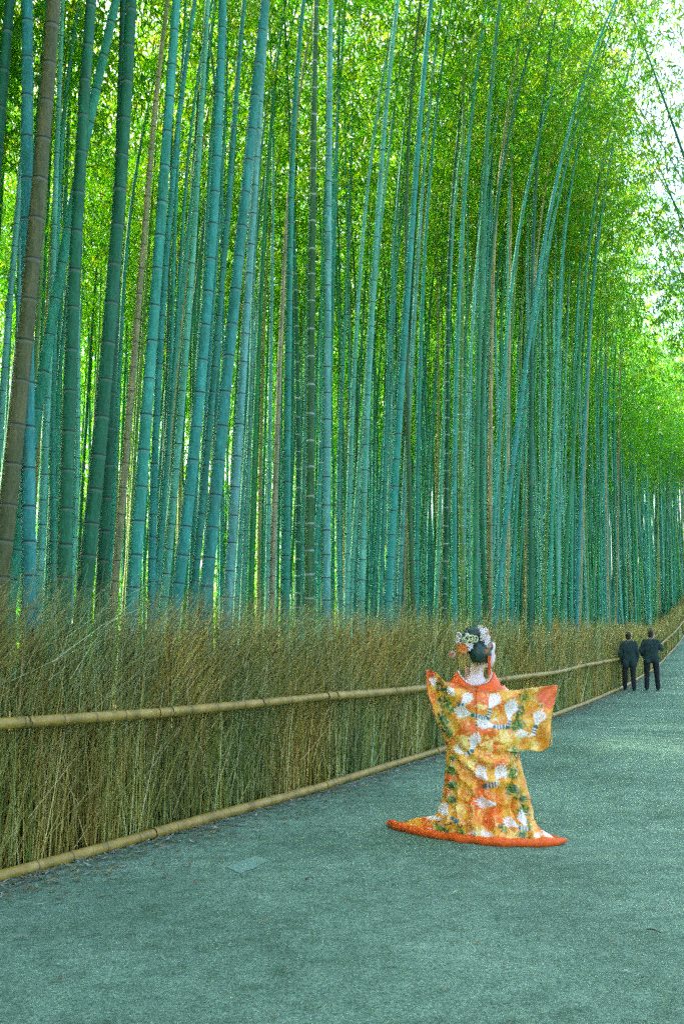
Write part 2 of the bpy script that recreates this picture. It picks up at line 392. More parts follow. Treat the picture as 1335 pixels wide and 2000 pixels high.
# x at photo rows 1050 / 500 / 0, width in photo pixels at row 1050, tone, ring style (1 dark, 0 white), what singles it out
FRONT = [
 (8, 62, 102, 40, BROWN, 1, 'thick brown green bamboo at the left edge of the grove, leaning right'),
 (57, 55, 56, 31, BLUE, 1, 'thick dark blue green upright bamboo, second from the left edge'),
 (-66, -16, 28, 30, DARK, 1, 'dark bamboo crossing the top left corner, its foot left of the frame'),  # shade on the leftmost stems put into the colour as DARK
 (37, 125, 228, 27, TEAL, 1, 'teal bamboo crossing its neighbours at the strongest slant at far left'),
 (83, 108, 127, 18, PALE, 1, 'slim pale teal bamboo between the two leftmost thick dark ones'),
 (106, 116, 149, 16, TEAL, 1, 'slim teal bamboo half hidden behind the thick dark upright one at left'),
 (129, 150, 182, 32, DARK, 1, 'very thick dark green bamboo, left one of the dark pair at left'),
 (172, 217, 246, 36, DARK, 1, 'thickest dark green bamboo of the left third, leaning right'),
 (203, 226, 240, 26, DARK, 1, 'dark green bamboo close behind the thickest one in the left third'),
 (218, 245, 279, 13, TEAL, 1, 'slender teal bamboo right beside the dark group at left'),
 (233, 280, 322, 18, TAN, 1, 'tan dry bamboo standing right of the dark group at left'),
 (252, 290, 318, 9, TAN, 1, 'thin tan bamboo touching the thicker tan one'),
 (265, 303, 336, 29, TEAL, 1, 'thick teal bamboo right of the tan pair, leaning right'),
 (298, 326, 378, 18, BLUE, 1, 'blue teal bamboo with curved stem right of the thick teal one'),
 (314, 366, 420, 13, TAN, 1, 'lone tan bamboo between two teal ones in the left third'),
 (333, 378, 407, 19, PALE, 1, 'pale teal bamboo right of the lone tan one'),
 (359, 410, 433, 28, BLUE, 1, 'thick blue teal bamboo left of the widest slanting pair'),
 (389, 438, 475, 18, TEAL, 1, 'slim teal bamboo between two thick blue teal ones'),
 (413, 468, 520, 30, BLUE, 1, 'thick blue teal bamboo slanting right up to the upper middle'),
 (453, 489, 522, 22, PALE, 1, 'pale teal bamboo with close dark rings beside the thick slanting one'),
 (470, 497, 533, 11, TEAL, 1, 'slender teal bamboo just right of the pale close ringed one'),
 (491, 512, 540, 14, GREEN, 1, 'green teal bamboo with a yellow gap at its left'),
 (506, 518, 536, 10, TAN, 1, 'thin straight tan bamboo left of the pinkish one'),
 (535, 557, 585, 14, (0.30, 0.28, 0.18), 1, 'pinkish pale dry bamboo standing before the teal ones, left of centre'),
 (558, 565, 577, 19, TEAL, 1, 'teal bamboo right of the pinkish dry one'),
 (582, 575, 548, 13, DARK, 0, 'dark green bamboo with white rings whose top leans left'),
 (605, 609, 616, 20, (0.035, 0.13, 0.05), 0, 'thick dark green upright bamboo with white rings at the centre'),
 (623, 628, 634, 10, TEAL, 1, 'slender teal bamboo squeezed between the dark ringed and the pale upright one'),
 (637, 640, 645, 20, PALE, 1, 'straight upright pale blue bamboo at the centre with evenly spaced rings'),
 (679, 705, 752, 14, PALE, 1, 'pale bamboo right of the centre, leaning right'),
 (691, 737, 790, 13, PALE, 1, 'pale slanting bamboo crossing in front of another right of centre'),
 (707, 732, 772, 17, PALE, 1, 'pale teal thicker bamboo right of centre crossed by a slanting one'),
 (735, 774, 812, 10, TEAL, 1, 'thin slanting teal bamboo left of the close teal cluster'),
 (746, 768, 800, 11, TEAL, 1, 'thin teal bamboo at the left of the close cluster'),
 (764, 800, 838, 19, BLUE, 1, 'thicker blue teal bamboo of the close cluster right of centre'),
 (784, 815, 850, 12, PALE, 1, 'pale slanting bamboo ending beside the dark upright stem'),
 (800, 791, 798, 14, (0.03, 0.11, 0.035), 1, 'dark green upright bamboo whose foot stands in the brush right of centre'),
 (813, 828, 862, 12, TEAL, 1, 'teal bamboo right of the dark upright stem'),
 (856, 880, 905, 11, PALE, 1, 'pale slanting bamboo touching the dark ringed one above the woman'),
 (869, 874, 868, 13, DARK, 0, 'dark green bamboo with bright white rings left of the woman'),
 (886, 900, 935, 14, TEAL, 1, 'teal bamboo directly above the head of the woman'),
 (926, 938, 962, 16, GREEN, 1, 'green bamboo above the right shoulder of the woman'),
 (940, 958, 1041, 12, DARK, 1, 'dark bamboo curving right high above the woman'),
 (956, 964, 985, 12, TAN, 1, 'tan bamboo right above the woman among teal ones'),
 (905, 932, 985, 11, PALE, 1, 'pale bamboo slanting right above the woman'),
 (983, 1058, 1150, 15, BLUE, 1, 'blue teal bamboo with the strongest lean in the right half'),
 (1002, 1066, 1185, 11, TEAL, 1, 'slim teal bamboo crossing the strongly leaning one in the right half'),
 (962, 1005, 1065, 13, TEAL, 1, 'teal bamboo leaning right beside the strongly leaning one'),
 (1034, 1037, 1044, 14, DARK, 1, 'dark upright bamboo right of the strongly leaning one'),
 (1074, 1094, 1120, 13, TEAL, 1, 'teal bamboo left of the two walkers, slightly leaning'),
 (1105, 1142, 1180, 13, GREEN, 1, 'green teal bamboo further left of the two walkers, leaning right'),
 (1130, 1160, 1200, 12, BLUE, 1, 'pale blue bamboo standing closest to the two walkers'),
]
GRP_FRONT = 'bamboo along the front of the grove'
def add_crown(parent, v, loc, rot, s, rz):
    o = obj('crown', own_crown(v, int(abs(loc[0] * 1e4)) % 99991, 1.0, 1.4, .68), None, parent)
    o.location = loc; o.rotation_euler = rot; o.scale = (s, s, s); return o
placed = []
for i, (x0, x1, x2, w, tone, ringstyle, label) in enumerate(FRONT):
    g = np.random.default_rng(500 + i)
    fd = fence_depth(np.clip(x0, -300, 1290))
    d = max(fd + 0.75, F * 0.118 / w) if w > 12 else max(fd + 1.2, F * 0.105 / w)
    D = w * d / F * 0.98
    H = (16.0 + g.uniform(0, 3.0)) * (0.85 if D < .09 else 1)
    a0 = at(x0, 1050, d); a1 = at(x1, 500, d); a2 = at(x2, 0, d)
    # quadratic x(h) through the three seen points
    zz = np.array([a0[2], a1[2], a2[2]]); cf = np.polyfit(zz, np.array([a0[0], a1[0], a2[0]]), 2)
    if abs(cf[0]) * 100 > 3: cf[0] *= 1
    zt = a2[2]; slope = 2 * cf[0] * zt + cf[1]; xt = np.polyval(cf, zt)
    z0s = 2 * cf[0] * zz[0] + cf[1]
    gz = float(terrain(d))
    def axis_x(h, cf=cf, zt=zt, slope=slope, xt=xt, gz=gz):
        z = h + gz
        return np.where(z < zt, np.polyval(cf, np.minimum(z, zt)), xt + slope * (z - zt))
    bx = float(axis_x(np.array([0.0]))[0])
    azb = g.uniform(-1.2, 0.3); v = int(g.integers(0, 5)); dly = g.normal(0, .012)
    yb = d
    def axis(h, bx=bx, azb=azb, v=v, H=H, dly=dly, ax=axis_x):
        b_ = bend_at(h, v, H)
        return np.stack([ax(h) - bx + b_ * math.cos(azb), dly * h + b_ * math.sin(azb), h], -1)
    root = empty('bamboo', (bx, yb, gz), label=label, category='bamboo', group=GRP_FRONT)
    nodes = node_heights(H, g)
    thick = w >= 17
    vis = [h for h in nodes if project((bx, yb, gz + h))[1] > -60 or True]
    me = culm_mesh(axis, H, D, 18 if thick else 10, nodes, ring=not thick)
    c = obj('culm', me, None, root); jit = g.normal(0, .10, 3)
    cc = tuple(max(.01, tone[k] * (1 + jit[k] * .6 + jit[0] * .6)) for k in range(3)) + (float(ringstyle),); c.color = cc
    if thick:
        for h in nodes:
            p_ = axis(np.array([h, h + .1])); z_screen = project((bx + p_[0, 0], yb + p_[0, 1], gz + h))
            if z_screen[1] < -80 or z_screen[1] > 1260: continue
            r_ = D / 2 * float(taper(np.array(h), H))
            o = obj('node_ring', RING, None, c); o.location = p_[0]; o.color = cc
            o.rotation_euler = Vector(p_[1] - p_[0]).to_track_quat('Z', 'Y').to_euler(); o.scale = (r_, r_, g.uniform(.85, 1.15))
    s = H / H0; tilt = math.atan(slope)
    # crown follows the upper stem: its own foot lies where the straight upper line meets the ground
    lo_h = H * .44; pc_ = axis(np.array([lo_h]))[0]
    rotm = Matrix.Rotation(tilt, 4, 'Y') @ Matrix.Rotation(azb, 4, 'Z')
    foot = Vector(pc_) - rotm.to_3x3() @ Vector((0, 0, lo_h))
    add_crown(root, v, foot, rotm.to_euler(), s, 0)
    placed.append((bx, yb))

# ---- the grove behind: random stems; the 240 that show largest are things, the rest one mass
cand = []
tries = 0
pl = np.array(placed)
pts = list(map(tuple, placed))
cell = {}
def near_ok(x, y, md):
    k0 = (int(x // 1), int(y // 1))
    for i in range(-1, 2):
        for j in range(-1, 2):
            for (a_, b_) in cell.get((k0[0] + i, k0[1] + j), ()):
                if (a_ - x) ** 2 + (b_ - y) ** 2 < md * md: return False
    return True
for p in pts: cell.setdefault((int(p[0] // 1), int(p[1] // 1)), []).append(p)
while tries < 30000:
    tries += 1
    s = rnd.uniform(2, FLEN - 1); off = 0.8 + 21 * rnd.random() ** 1.2
    p = fpos(s) + fnorm(s) * off
    if p[1] < 4: continue
    px, _ = project((p[0], p[1], 1.5))
    if px < -260 or px > 1420: continue
    # the front strip at left is set by hand: keep it clear
    if px < 900 and off < 3.2: continue
    if px < 640 and off < 5.5 and rnd.random() < .65: continue
    if px < 640 and rnd.random() < .30: continue
    if px > 800 and off > 14 and rnd.random() < .35: continue
    if not near_ok(p[0], p[1], 0.36): continue
    cell.setdefault((int(p[0] // 1), int(p[1] // 1)), []).append((p[0], p[1]))
    cand.append((p[0], p[1], px, off, s))
    if len(cand) > 1700: break
# a few stems on the far side of the path whose heads lean over it
right_side = [(9.3, 18.0, 17.0, 0.115, -.25, 2.2), (11.2, 22.0, 17.5, 0.10, -.25, 3.1), (13.0, 26.5, 18.5, 0.10, -.24, 2.9), (14.6, 31.0, 18.5, .1, -.22, 3.0), (16.8, 37.0, 19.5, .1, -.20, 3.2), (19.3, 44.0, 19.0, .1, -.18, 3.1),
              (12.1, 24.0, 17.5, .1, -.28, 3.1), (13.8, 29.0, 18.0, .1, -.27, 3.3), (15.7, 34.0, 18.5, .1, -.25, 2.9), (18.0, 40.0, 19.0, .1, -.22, 3.0), (21.0, 48.0, 19.0, .1, -.20, 3.1)]

VAR = []
for v in range(5):
    for q, D in enumerate((0.085, 0.115)):
        g = np.random.default_rng(900 + v * 3 + q); wig = g.normal(0, .05, 2)
        def axis(h, v=v, wig=wig):
            return np.stack([bend_at(h, v) + wig[0] * np.sin(h * .45), wig[1] * np.sin(h * .38), h], -1)
        VAR.append((v, D, culm_mesh(axis, H0, D, 10, node_heights(H0, g))))
TONES = [TEAL, TEAL, BLUE, GREEN, DARK, PALE, GREEN, TAN, PALE, TEAL, YELG, PALE]
cand.sort(key=lambda c: c[1] * (1 + .02 * c[3]))
things, mass = [], []
for c in cand:
    (things if len(things) < 236 and -60 < c[2] < 1390 else mass).append(c)
TNAME = {YELG: 'yellow green', TEAL: 'teal', BLUE: 'blue teal', GREEN: 'green', DARK: 'dark green', PALE: 'pale teal', TAN: 'tan dry'}
def where(px):
    if px < 330: return 'behind the thick dark stems at the left'
    if px < 600: return 'behind the thick slanting blue stems, left of centre'
    if px < 840: return 'behind the pale upright stem at the centre'
    if px < 1080: return 'in the grove behind the woman'
    if px < 1210: return 'in the grove between the woman and the two walkers'
    return 'in the far grove behind and right of the two walkers'
def stand(x, y, gz, tone, ringstyle, v, me, s, tilt, tdir, rz, label, group, lo=.44):
    root = empty('bamboo', (x, y, gz), label=label, category='bamboo', group=group)
    m = Matrix.Rotation(tdir, 4, 'Z') @ Matrix.Rotation(tilt, 4, 'Y') @ Matrix.Rotation(rz - tdir, 4, 'Z')
    root.rotation_euler = m.to_euler(); root.scale = (s, s, s)
    c = obj('culm', me, None, root); c.color = tuple(tone) + (float(ringstyle),)
    obj('crown', own_crown(v, int(abs(x * 1e4)) % 99991, 1.0, 1.45, lo), None, root); return root
for i, c in enumerate(things):
    g = np.random.default_rng(3000 + i)
    v, D, me = VAR[int(g.integers(0, len(VAR)))]
    t = TONES[int(g.integers(0, len(TONES)))]; tn = TNAME[t]; jit = g.normal(0, .1, 3); t = tuple(max(.01, t[k] * (1 + jit[0] + jit[k] * .4)) for k in range(3))
    s = g.uniform(.86, 1.14); ringst = 0 if g.random() < .06 else 1
    rz = g.uniform(-1.4, .4) if c[3] < 4 else g.uniform(0, 6.28)
    stand(c[0], c[1], float(terrain(c[1])), t, ringst, v, me, s, abs(g.normal(0.03, .035)), g.normal(0, .9), rz,
          'slender ' + tn + (' ringed' if ringst == 0 else '') + ' bamboo ' + where(c[2]), tn + ' bamboo ' + where(c[2]), .66 if c[3] < 6 else .57)
for i, (x, y, H, D, tl, rz) in enumerate(right_side):
    v, _, me = VAR[(3 + i) % 10]
    stand(x, y, float(terrain(y)), DARK, 1, v, me, H / H0, tl, 0, rz,
          ('dark bamboo leaning in from the right over the path, top right corner', 'bamboo beyond the right edge of the path, only its leafy head in view', 'farther bamboo beyond the right edge of the path, leafy head in view', 'bamboo head hanging over the path from the right, below the top right corner', 'bamboo head hanging over the path from the right, half way up the right edge', 'farthest and lowest of the bamboo heads hanging over the path from the right')[i] if i < 6 else 'slanting bamboo rooted right of the path, thin leafy head at the right edge', 'bamboo right of the path')

# the mass: far stems as one mesh, their heads as instances of the crowns above
MV, MQ, MC, MR = [], [], [], []; base_i = 0
heads = {v: [] for v in range(5)}; shade_heads = {v: [] for v in range(5)}
# unseen grove left of the frame and behind the camera, added to shade the path
for i in range(420):
    x = rnd.uniform(-23, -4.6); y = rnd.uniform(-6, 20)
    if y > 0 and x / y > -.42: continue
    mass.append((x, y, -9999, 9, 0))
for i in range(60):          # where the path is lost from sight
    y = rnd.uniform(86, 110); mass.append((rnd.uniform(18, 65), y, 0, 9, 0))
for i, c in enumerate(mass):
    g = np.random.default_rng(7000 + i)
    v = int(g.integers(0, 5)); s = g.uniform(.86, 1.12); rz = g.uniform(0, 6.28) if c[3] > 4 else g.uniform(-1.4, .4)
    tilt = g.normal(0, .03, 2); D = g.uniform(.085, .125)
    h = np.array([0, 2, 4, 6, 8, 9.5, 11, 12.5, 14, 16, 17.9])
    b_ = bend_at(h, v)
    P = np.stack([(b_ * math.cos(rz) + h * tilt[0]), (b_ * math.sin(rz) + h * tilt[1]), h], -1) * s
    gz = float(terrain(c[1])); P += np.array([c[0], c[1], gz])
    V_, Q_ = tube_arrays(P[None], (D / 2 * taper(h, H0))[None], 6)
    MV.append(V_); MQ.append(Q_ + base_i); base_i += len(V_)
    t = TONES[int(g.integers(0, len(TONES)))]; k = g.uniform(.75, 1.25); MC.append(np.tile(np.array(t) * k, (len(V_), 1)))
    (shade_heads if c[2] == -9999 else heads)[v].append((c[0], c[1], gz, tilt[1] * -1, tilt[0], rz, s))
# leafy shorter bamboo along the sunny far edge of the grove, green down to the ground
edge = []
for i in range(600):
    s = rnd.uniform(0, FLEN); off = rnd.uniform(22.5, 27); p = fpos(s) + fnorm(s) * off
    if p[1] < 4: continue
    if i > 340:
        s = rnd.uniform(0, 60); p = fpos(s) + fnorm(s) * rnd.uniform(11.5, 21)
        if p[1] < 18 or not -120 < project((p[0], p[1], 1.5))[0] < 760: continue
    if i > 480: p = np.array([rnd.uniform(14, 42), rnd.uniform(78, 108)])
    if i > 480 and p[0] < 18 + (p[1] - 66) * .42 + 3 and p[1] < 88: p[1] += 14
    edge.append((p[0], p[1], float(terrain(p[1])) - 1.0, rnd.gauss(0, .03), rnd.gauss(0, .03), rnd.uniform(0, 6.28), rnd.uniform(.55, .92)))
me = make_mesh('bamboo_thicket', np.concatenate(MV), quads=np.concatenate(MQ), smooth=True)
colattr(me, 'Col', np.concatenate(MC))
thicket = obj('bamboo_thicket', me, M['culm_far'], label='dense mass of thin far bamboo stems filling the back of the grove', category='bamboo thicket', kind='stuff')
def far_foliage(groups, name):
    """leaves of the far heads joined into one mass: fewer and a little larger than on the near ones"""
    LQ, LTn = [], []; g = np.random.default_rng(77)
    for me_, items, keep, big in groups:
        q0, T0, _ = LEAVES[me_]
        for x, y, z, rx, ry, rz, s in items:
            k = spray_pick(g, len(q0), keep); q = q0[k]
            q = q[:, :1] + (q - q[:, :1]) * big
            m = np.array((Matrix.Translation((x, y, z)) @ Euler((rx, ry, rz)).to_matrix().to_4x4() @ Matrix.Scale(s, 4)))
            q = np.stack([q[:, 1] * .8 + q[:, 0] * .2, q[:, 2], q[:, 3] * .8 + q[:, 0] * .2], 1)
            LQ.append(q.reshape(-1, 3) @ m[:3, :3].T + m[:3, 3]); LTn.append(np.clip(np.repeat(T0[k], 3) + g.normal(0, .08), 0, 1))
    V_ = np.concatenate(LQ); n_ = len(V_) // 3
    me = make_mesh(name, V_, tris=np.arange(n_ * 3).reshape(-1, 3))
    attr(me, 'tone', np.concatenate(LTn)); return obj(name, me, M['leaf'], thicket, kind='stuff')
far_foliage([(CROWNS[v], heads[v], .34, 1.9) for v in range(5)] + [(CROWNS[v], shade_heads[v], .15, 5.0) for v in range(5)] + [(EDGE[k], edge[2 + k::2], .11, 3.0) for k in range(2)], 'foliage')  # shade_heads: unseen heads with oversized leaves, added to shade the path
for k in range(2):
    x = edge[k]; r_ = empty('bamboo', x[:3], label='short leafy bamboo at the sunny far edge of the grove', category='bamboo', group='leafy bamboo at the far edge')
    r_.rotation_euler = x[3:6]; r_.scale = (x[6],) * 3
    c = obj('culm', VAR[2 if k == 0 else 8][2], None, r_); c.color = GREEN + (1.0,); obj('crown', EDGE[k], None, r_)

# ------------------------------------------------------------------ brushwood fence
fence = empty('brushwood_fence', tuple(FL[0]) + (0,), label='long brushwood fence of loose twigs with two bamboo rails along the path', category='fence')
FO = np.array([FL[0][0], FL[0][1], 0.0])
S150 = fence_s(130)
def brush_top(s):
    b_ = .26 * np.exp(-((s - S150) / 2.6) ** 2) + .10 * np.exp(-((s - S150 - 4) / 2.5) ** 2)
    return (1.80 + b_ + .10 * np.sin(s * 1.7 + .6) + .08 * np.sin(s * 4.1) + .06 * np.sin(s * 9.3 + 1))
P_, Rr, Cc = [], [], []
def twigs(n, s_lo, s_hi, kind):
    g = rng
    s = g.uniform(s_lo, s_hi, n); K = 3; t = np.linspace(0, 1, K)[None]
    pos = fpos(s); y = pos[:, 1]; far = 1 + np.clip(y - 9, 0, 60) / 18.0
    if kind == 'stem':
        z0 = np.full(n, -.02); L = g.uniform(.75, 1.55, n); lean = g.normal(.03, .10, n); ln = g.normal(.02, .05, n); nof = g.uniform(.03, .34, n); r0 = g.uniform(.0022, .0042, n); arch = g.normal(0, .05, n)
    elif kind == 'diag':
        z0 = g.uniform(0, .5, n); L = g.uniform(.5, 1.0, n); lean = g.normal(.12, .45, n); ln = g.normal(0, .06, n); nof = g.uniform(.0, .12, n); r0 = g.uniform(.0014, .0028, n); arch = g.normal(0, .05, n)
    elif kind == 'spray':
        z0 = g.uniform(.55, 1.5, n); L = g.uniform(.35, .9, n); lean = g.normal(.38, .50, n); ln = g.normal(0, .16, n); nof = g.uniform(.0, .42, n); r0 = g.uniform(.0010, .0020, n); arch = g.normal(.10, .12, n)
    elif kind == 'wisp':
        z0 = g.uniform(1.0, 1.65, n); L = g.uniform(.45, .85, n); lean = g.normal(.35, .40, n); ln = g.normal(.05, .18, n); nof = g.uniform(.05, .42, n); r0 = g.uniform(.0010, .0017, n); arch = g.normal(.22, .12, n)
    else:
        z0 = np.full(n, -.02); L = g.uniform(1.25, 1.68, n); lean = g.normal(.02, .05, n); ln = np.zeros(n); nof = g.uniform(.25, .42, n); r0 = g.uniform(.012, .022, n); arch = np.zeros(n)
    top = brush_top(s)
    lim = {'stem': 1.0, 'spray': 1.02, 'diag': .9, 'wisp': 1.16, 'core': .9}[kind]
    L = np.minimum(L, np.maximum(.15, (top * lim + g.normal(0, .05, n) - z0)))
    D = fdir(s); Nn = fnorm(s)
    along = lean[:, None] * t * L[:, None] + arch[:, None] * t ** 2 * L[:, None]
    acr = nof[:, None] + ln[:, None] * t * L[:, None]
    zz = z0[:, None] + t * L[:, None] * (1 - np.abs(lean[:, None]) * .22) - np.abs(arch[:, None]) * t ** 2 * L[:, None] * .8
    P = np.zeros((n, K, 3)); P[:, :, :2] = pos[:, None] + D[:, None] * along[..., None] + Nn[:, None] * acr[..., None]
    P[:, :, 2] = zz + terrain(y)[:, None]
    P += g.normal(0, .006, P.shape) * (0 if kind == 'core' else 1)
    rr = (r0 * far)[:, None] * (1 - .65 * t)
    pal = np.array([(.22, .20, .035), (.32, .26, .05), (.15, .19, .03), (.42, .37, .11), (.26, .17, .035), (.12, .17, .04), (.34, .36, .12), (.07, .09, .02), (.55, .52, .26)])
    pi = g.integers(0, len(pal), n)
    # whole tufts of brush are browner or greener than others
    tuft = .5 + .5 * np.sin(s * 2.3 + 1.2 * np.sin(s * .9)) * np.cos(z0 * 2 + s * .7)
    c = pal[pi] * g.uniform(.7, 1.3, n)[:, None]
    tuft2 = .5 + .5 * np.sin(s * 5.1 + 3 * z0) * np.sin(s * .63 + 1)
    c *= np.stack([.58 + .46 * tuft, .80 + .02 * tuft, .85 - .3 * tuft], -1) * (1.05 + .65 * tuft2)[:, None]
    if kind == 'core': c = c * .6  # broad strips added inside the brush to block light, coloured darker
    if kind in ('stem',): c *= np.array([.95, 1.08, 1.05])
    P_.append(P); Rr.append(rr); Cc.append(np.repeat(c, K * 3, 0))
zones = [(1.2, 8.5, 1.0), (8.5, 14.5, .75), (14.5, 26, .40), (26, 42, .20), (42, FLEN, .08)]
for lo, hi, k in zones:
    Lz = hi - lo
    twigs(int(330 * k * Lz), lo, hi, 'stem'); twigs(int(130 * k * Lz), lo, hi, 'diag'); twigs(int(900 * k * Lz), lo, hi, 'spray')
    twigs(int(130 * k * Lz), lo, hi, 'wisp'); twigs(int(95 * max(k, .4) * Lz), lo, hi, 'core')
V, Q = tube_arrays(np.concatenate(P_), np.concatenate(Rr), 3)
me = make_mesh('brush', V - FO, quads=Q); colattr(me, 'Col', np.concatenate(Cc))
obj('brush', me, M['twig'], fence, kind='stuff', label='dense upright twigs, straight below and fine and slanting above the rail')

def pole(name, P0, P1, r, seed):
    g = np.random.default_rng(seed); L = np.linalg.norm(P1 - P0); d = (P1 - P0) / L
    hs = [(0, .97, 0), (.015, 1, 0)]; h = g.uniform(.12, .3)
    while h < L - .08:
        hs += [(h - .016, 1, 0), (h - .004, 1.05, .2), (h + .002, 1.055, 1), (h + .010, .985, 1), (h + .016, 1, 0)]; h += g.uniform(.26, .42)
    hs += [(L - .015, 1, 0), (L, .97, 0)]
    t = np.array([x[0] for x in hs]); sag = g.normal(0, .006); wob = g.normal(0, .006)
    up = np.array([0, 0, 1.0]); side = np.cross(d, up); side /= np.linalg.norm(side)
    u = t / L
    P = P0 + d * t[:, None] + up * (sag * np.sin(u * math.pi))[:, None] + side * (wob * np.sin(u * math.pi * 2))[:, None]
    rad = r * np.array([x[1] for x in hs]) * (1.05 - .10 * u)
    V_, Q_ = tube_arrays(P[None], rad[None], 14); K = len(t)
    f = Q_.tolist(); f.append(list(range(14))); f.append(list(range((K - 1) * 14, K * 14))[::-1])
    me = make_mesh(name, V_ - FO, faces=f, smooth=True); attr(me, 'ring', np.repeat([x[2] for x in hs], 14))
    o = obj(name, me, M['rail'], fence)
    return o, P
def tie(P0, d, r, parent):
    d = d / np.linalg.norm(d); ref = np.array([0, 0, 1.0]); a_ = np.cross(d, ref); a_ /= np.linalg.norm(a_); b_ = np.cross(a_, d)
    th = np.linspace(0, 2 * math.pi, 17)
    pts = P0 + (a_[None] * np.cos(th)[:, None] + b_[None] * np.sin(th)[:, None]) * (r + .003) + d[None] * np.linspace(-.008, .012, 17)[:, None]
    return tube('tie', pts - FO, .004, 6, M['wire'], parent)
top_px = [(-140, 1431), (0, 1419), (240, 1398), (490, 1371), (700, 1353), (820, 1343), (1000, 1325), (1060, 1317), (1135, 1300), (1210, 1286), (1294, 1252), (1323, 1227)]
tz_s, tz_v = [0.0], []
for px, py in top_px:
    s = fence_s(px) if px >= 0 else max(0.2, fence_s(0) - 1.2)
    fy = float(fpos(s)[1]); z = at(px, py, fy)[2] - float(terrain(fy))
    tz_s.append(s); tz_v.append(z)
tz_v = [tz_v[0]] + tz_v; tz_s.append(FLEN); tz_v.append(.85)
_o = np.argsort(tz_s); tz_s = np.array(tz_s)[_o]; tz_v = np.clip(np.array(tz_v)[_o], .75, 1.05)
cuts = [0.1]
while cuts[-1] < FLEN - 2: cuts.append(min(FLEN, cuts[-1] + rnd.uniform(2.6, 3.6)))
for rail, nof in (('top_rail', -.045), ('bottom_rail', -.03)):
    for i in range(len(cuts) - 1):
        def pt(s):
            q = fpos(s) + fnorm(s) * nof; z = float(np.interp(s, tz_s, tz_v)) if rail == 'top_rail' else .045
            return np.array([q[0], q[1], z + float(terrain(q[1]))])
        s0_, s1_ = cuts[i] + .004, cuts[i + 1] - .004
        r_ = (.040 if rail == 'top_rail' else .041) * rnd.uniform(.92, 1.08)
        o, P = pole(rail, pt(s0_), pt(s1_), r_, 40 + i + (100 if rail == 'top_rail' else 0))
        d_ = P[-1] - P[0]
        if P[0][1] < 30 and rail == 'top_rail':
            for f_ in (.06, .55): tie(P[0] + d_ * f_, d_, r_ * 1.02, o)

# leaf litter along the foot of the fence and a little over the path
n = 9000; s = 2 + 40 * rng.random(n) ** 1.5; o_ = np.abs(rng.exponential(.20, n)) + .07
far = rng.random(n) < .10; o_[far] = rng.uniform(.1, 4.5, far.sum())
p = fpos(s) - fnorm(s) * o_[:, None]
th = rng.uniform(0, 6.283, n); L = rng.uniform(.02, .06, n) * np.where(far, .7, 1); Wd = L * rng.uniform(.10, .22, n)
z = .010 + rng.uniform(0, .012, n) + terrain(p[:, 1])
dx = np.stack([np.cos(th), np.sin(th)], -1); sx = np.stack([-np.sin(th), np.cos(th)], -1)
q = np.stack([p - dx * L[:, None], p + sx * Wd[:, None], p + dx * L[:, None], p - sx * Wd[:, None]], 1)
zz = np.stack([z, z + .004, z + rng.uniform(0, .015, n), z + .003], 1)
V = np.concatenate([q, zz[..., None]], -1).reshape(-1, 3); idx = np.arange(n) * 4
me = make_mesh('leaf_litter', V, quads=np.stack([idx, idx + 1, idx + 2, idx + 3], -1))
pal = np.array([(.22, .30, .22), (.16, .20, .08), (.30, .26, .12), (.10, .16, .10), (.34, .40, .32), (.20, .13, .06)])
colattr(me, 'Col', np.repeat(pal[rng.integers(0, 6, n)] * rng.uniform(.6, 1.2, n)[:, None], 4, 0))
obj('leaf_litter', me, M['twig'], kind='stuff', label='scattered dry bamboo leaves along the foot of the fence', category='leaf litter')
for (xa, ya, xb, yb, lb) in ((596, 1717, 612, 1714, 'short dark twig lying on the path left of the woman'), (1262, 1815, 1290, 1822, 'thin twig lying on the path near the right edge')):
    A = on_ground(xa, ya, .012); B = on_ground(xb, yb, .012); m_ = (A + B) / 2 + np.array([0, .012, .006])
    tube('fallen_twig', [A, m_, B], [.004, .0035, .002], 6, M['wire'], label=lb, category='twig')

#PEOPLE
# ------------------------------------------------------------------ people
def ico(bm, c, r, rot=None, sub=3):
    m = Matrix.Translation(c) @ (rot.to_4x4() if rot is not None else Matrix.Identity(4)) @ Matrix.Diagonal((r[0], r[1], r[2], 1))
    bmesh.ops.create_icosphere(bm, subdivisions=sub, radius=1, matrix=m)
def cap(bm, p0, r0, p1, r1):
    b2 = bmesh.new()
    for p, r_ in ((p0, r0), (p1, r1)):
        bmesh.ops.create_icosphere(b2, subdivisions=2, radius=r_, matrix=Matrix.Translation(p))
    h = bmesh.ops.convex_hull(b2, input=b2.verts)
    vs_ = [v.co.copy() for v in b2.verts]; b2.verts.index_update()
    fs = [[v.index for v in f.verts] for f in b2.faces]
    used = sorted({i for f in fs for i in f}); mp = {i: bm.verts.new(vs_[i]) for i in used}
    seen = set()
    for f in fs:
        k_ = tuple(sorted(f))
        if k_ in seen: continue
        seen.add(k_)
        try: bm.faces.new([mp[i] for i in f])
        except ValueError: pass
    b2.free()
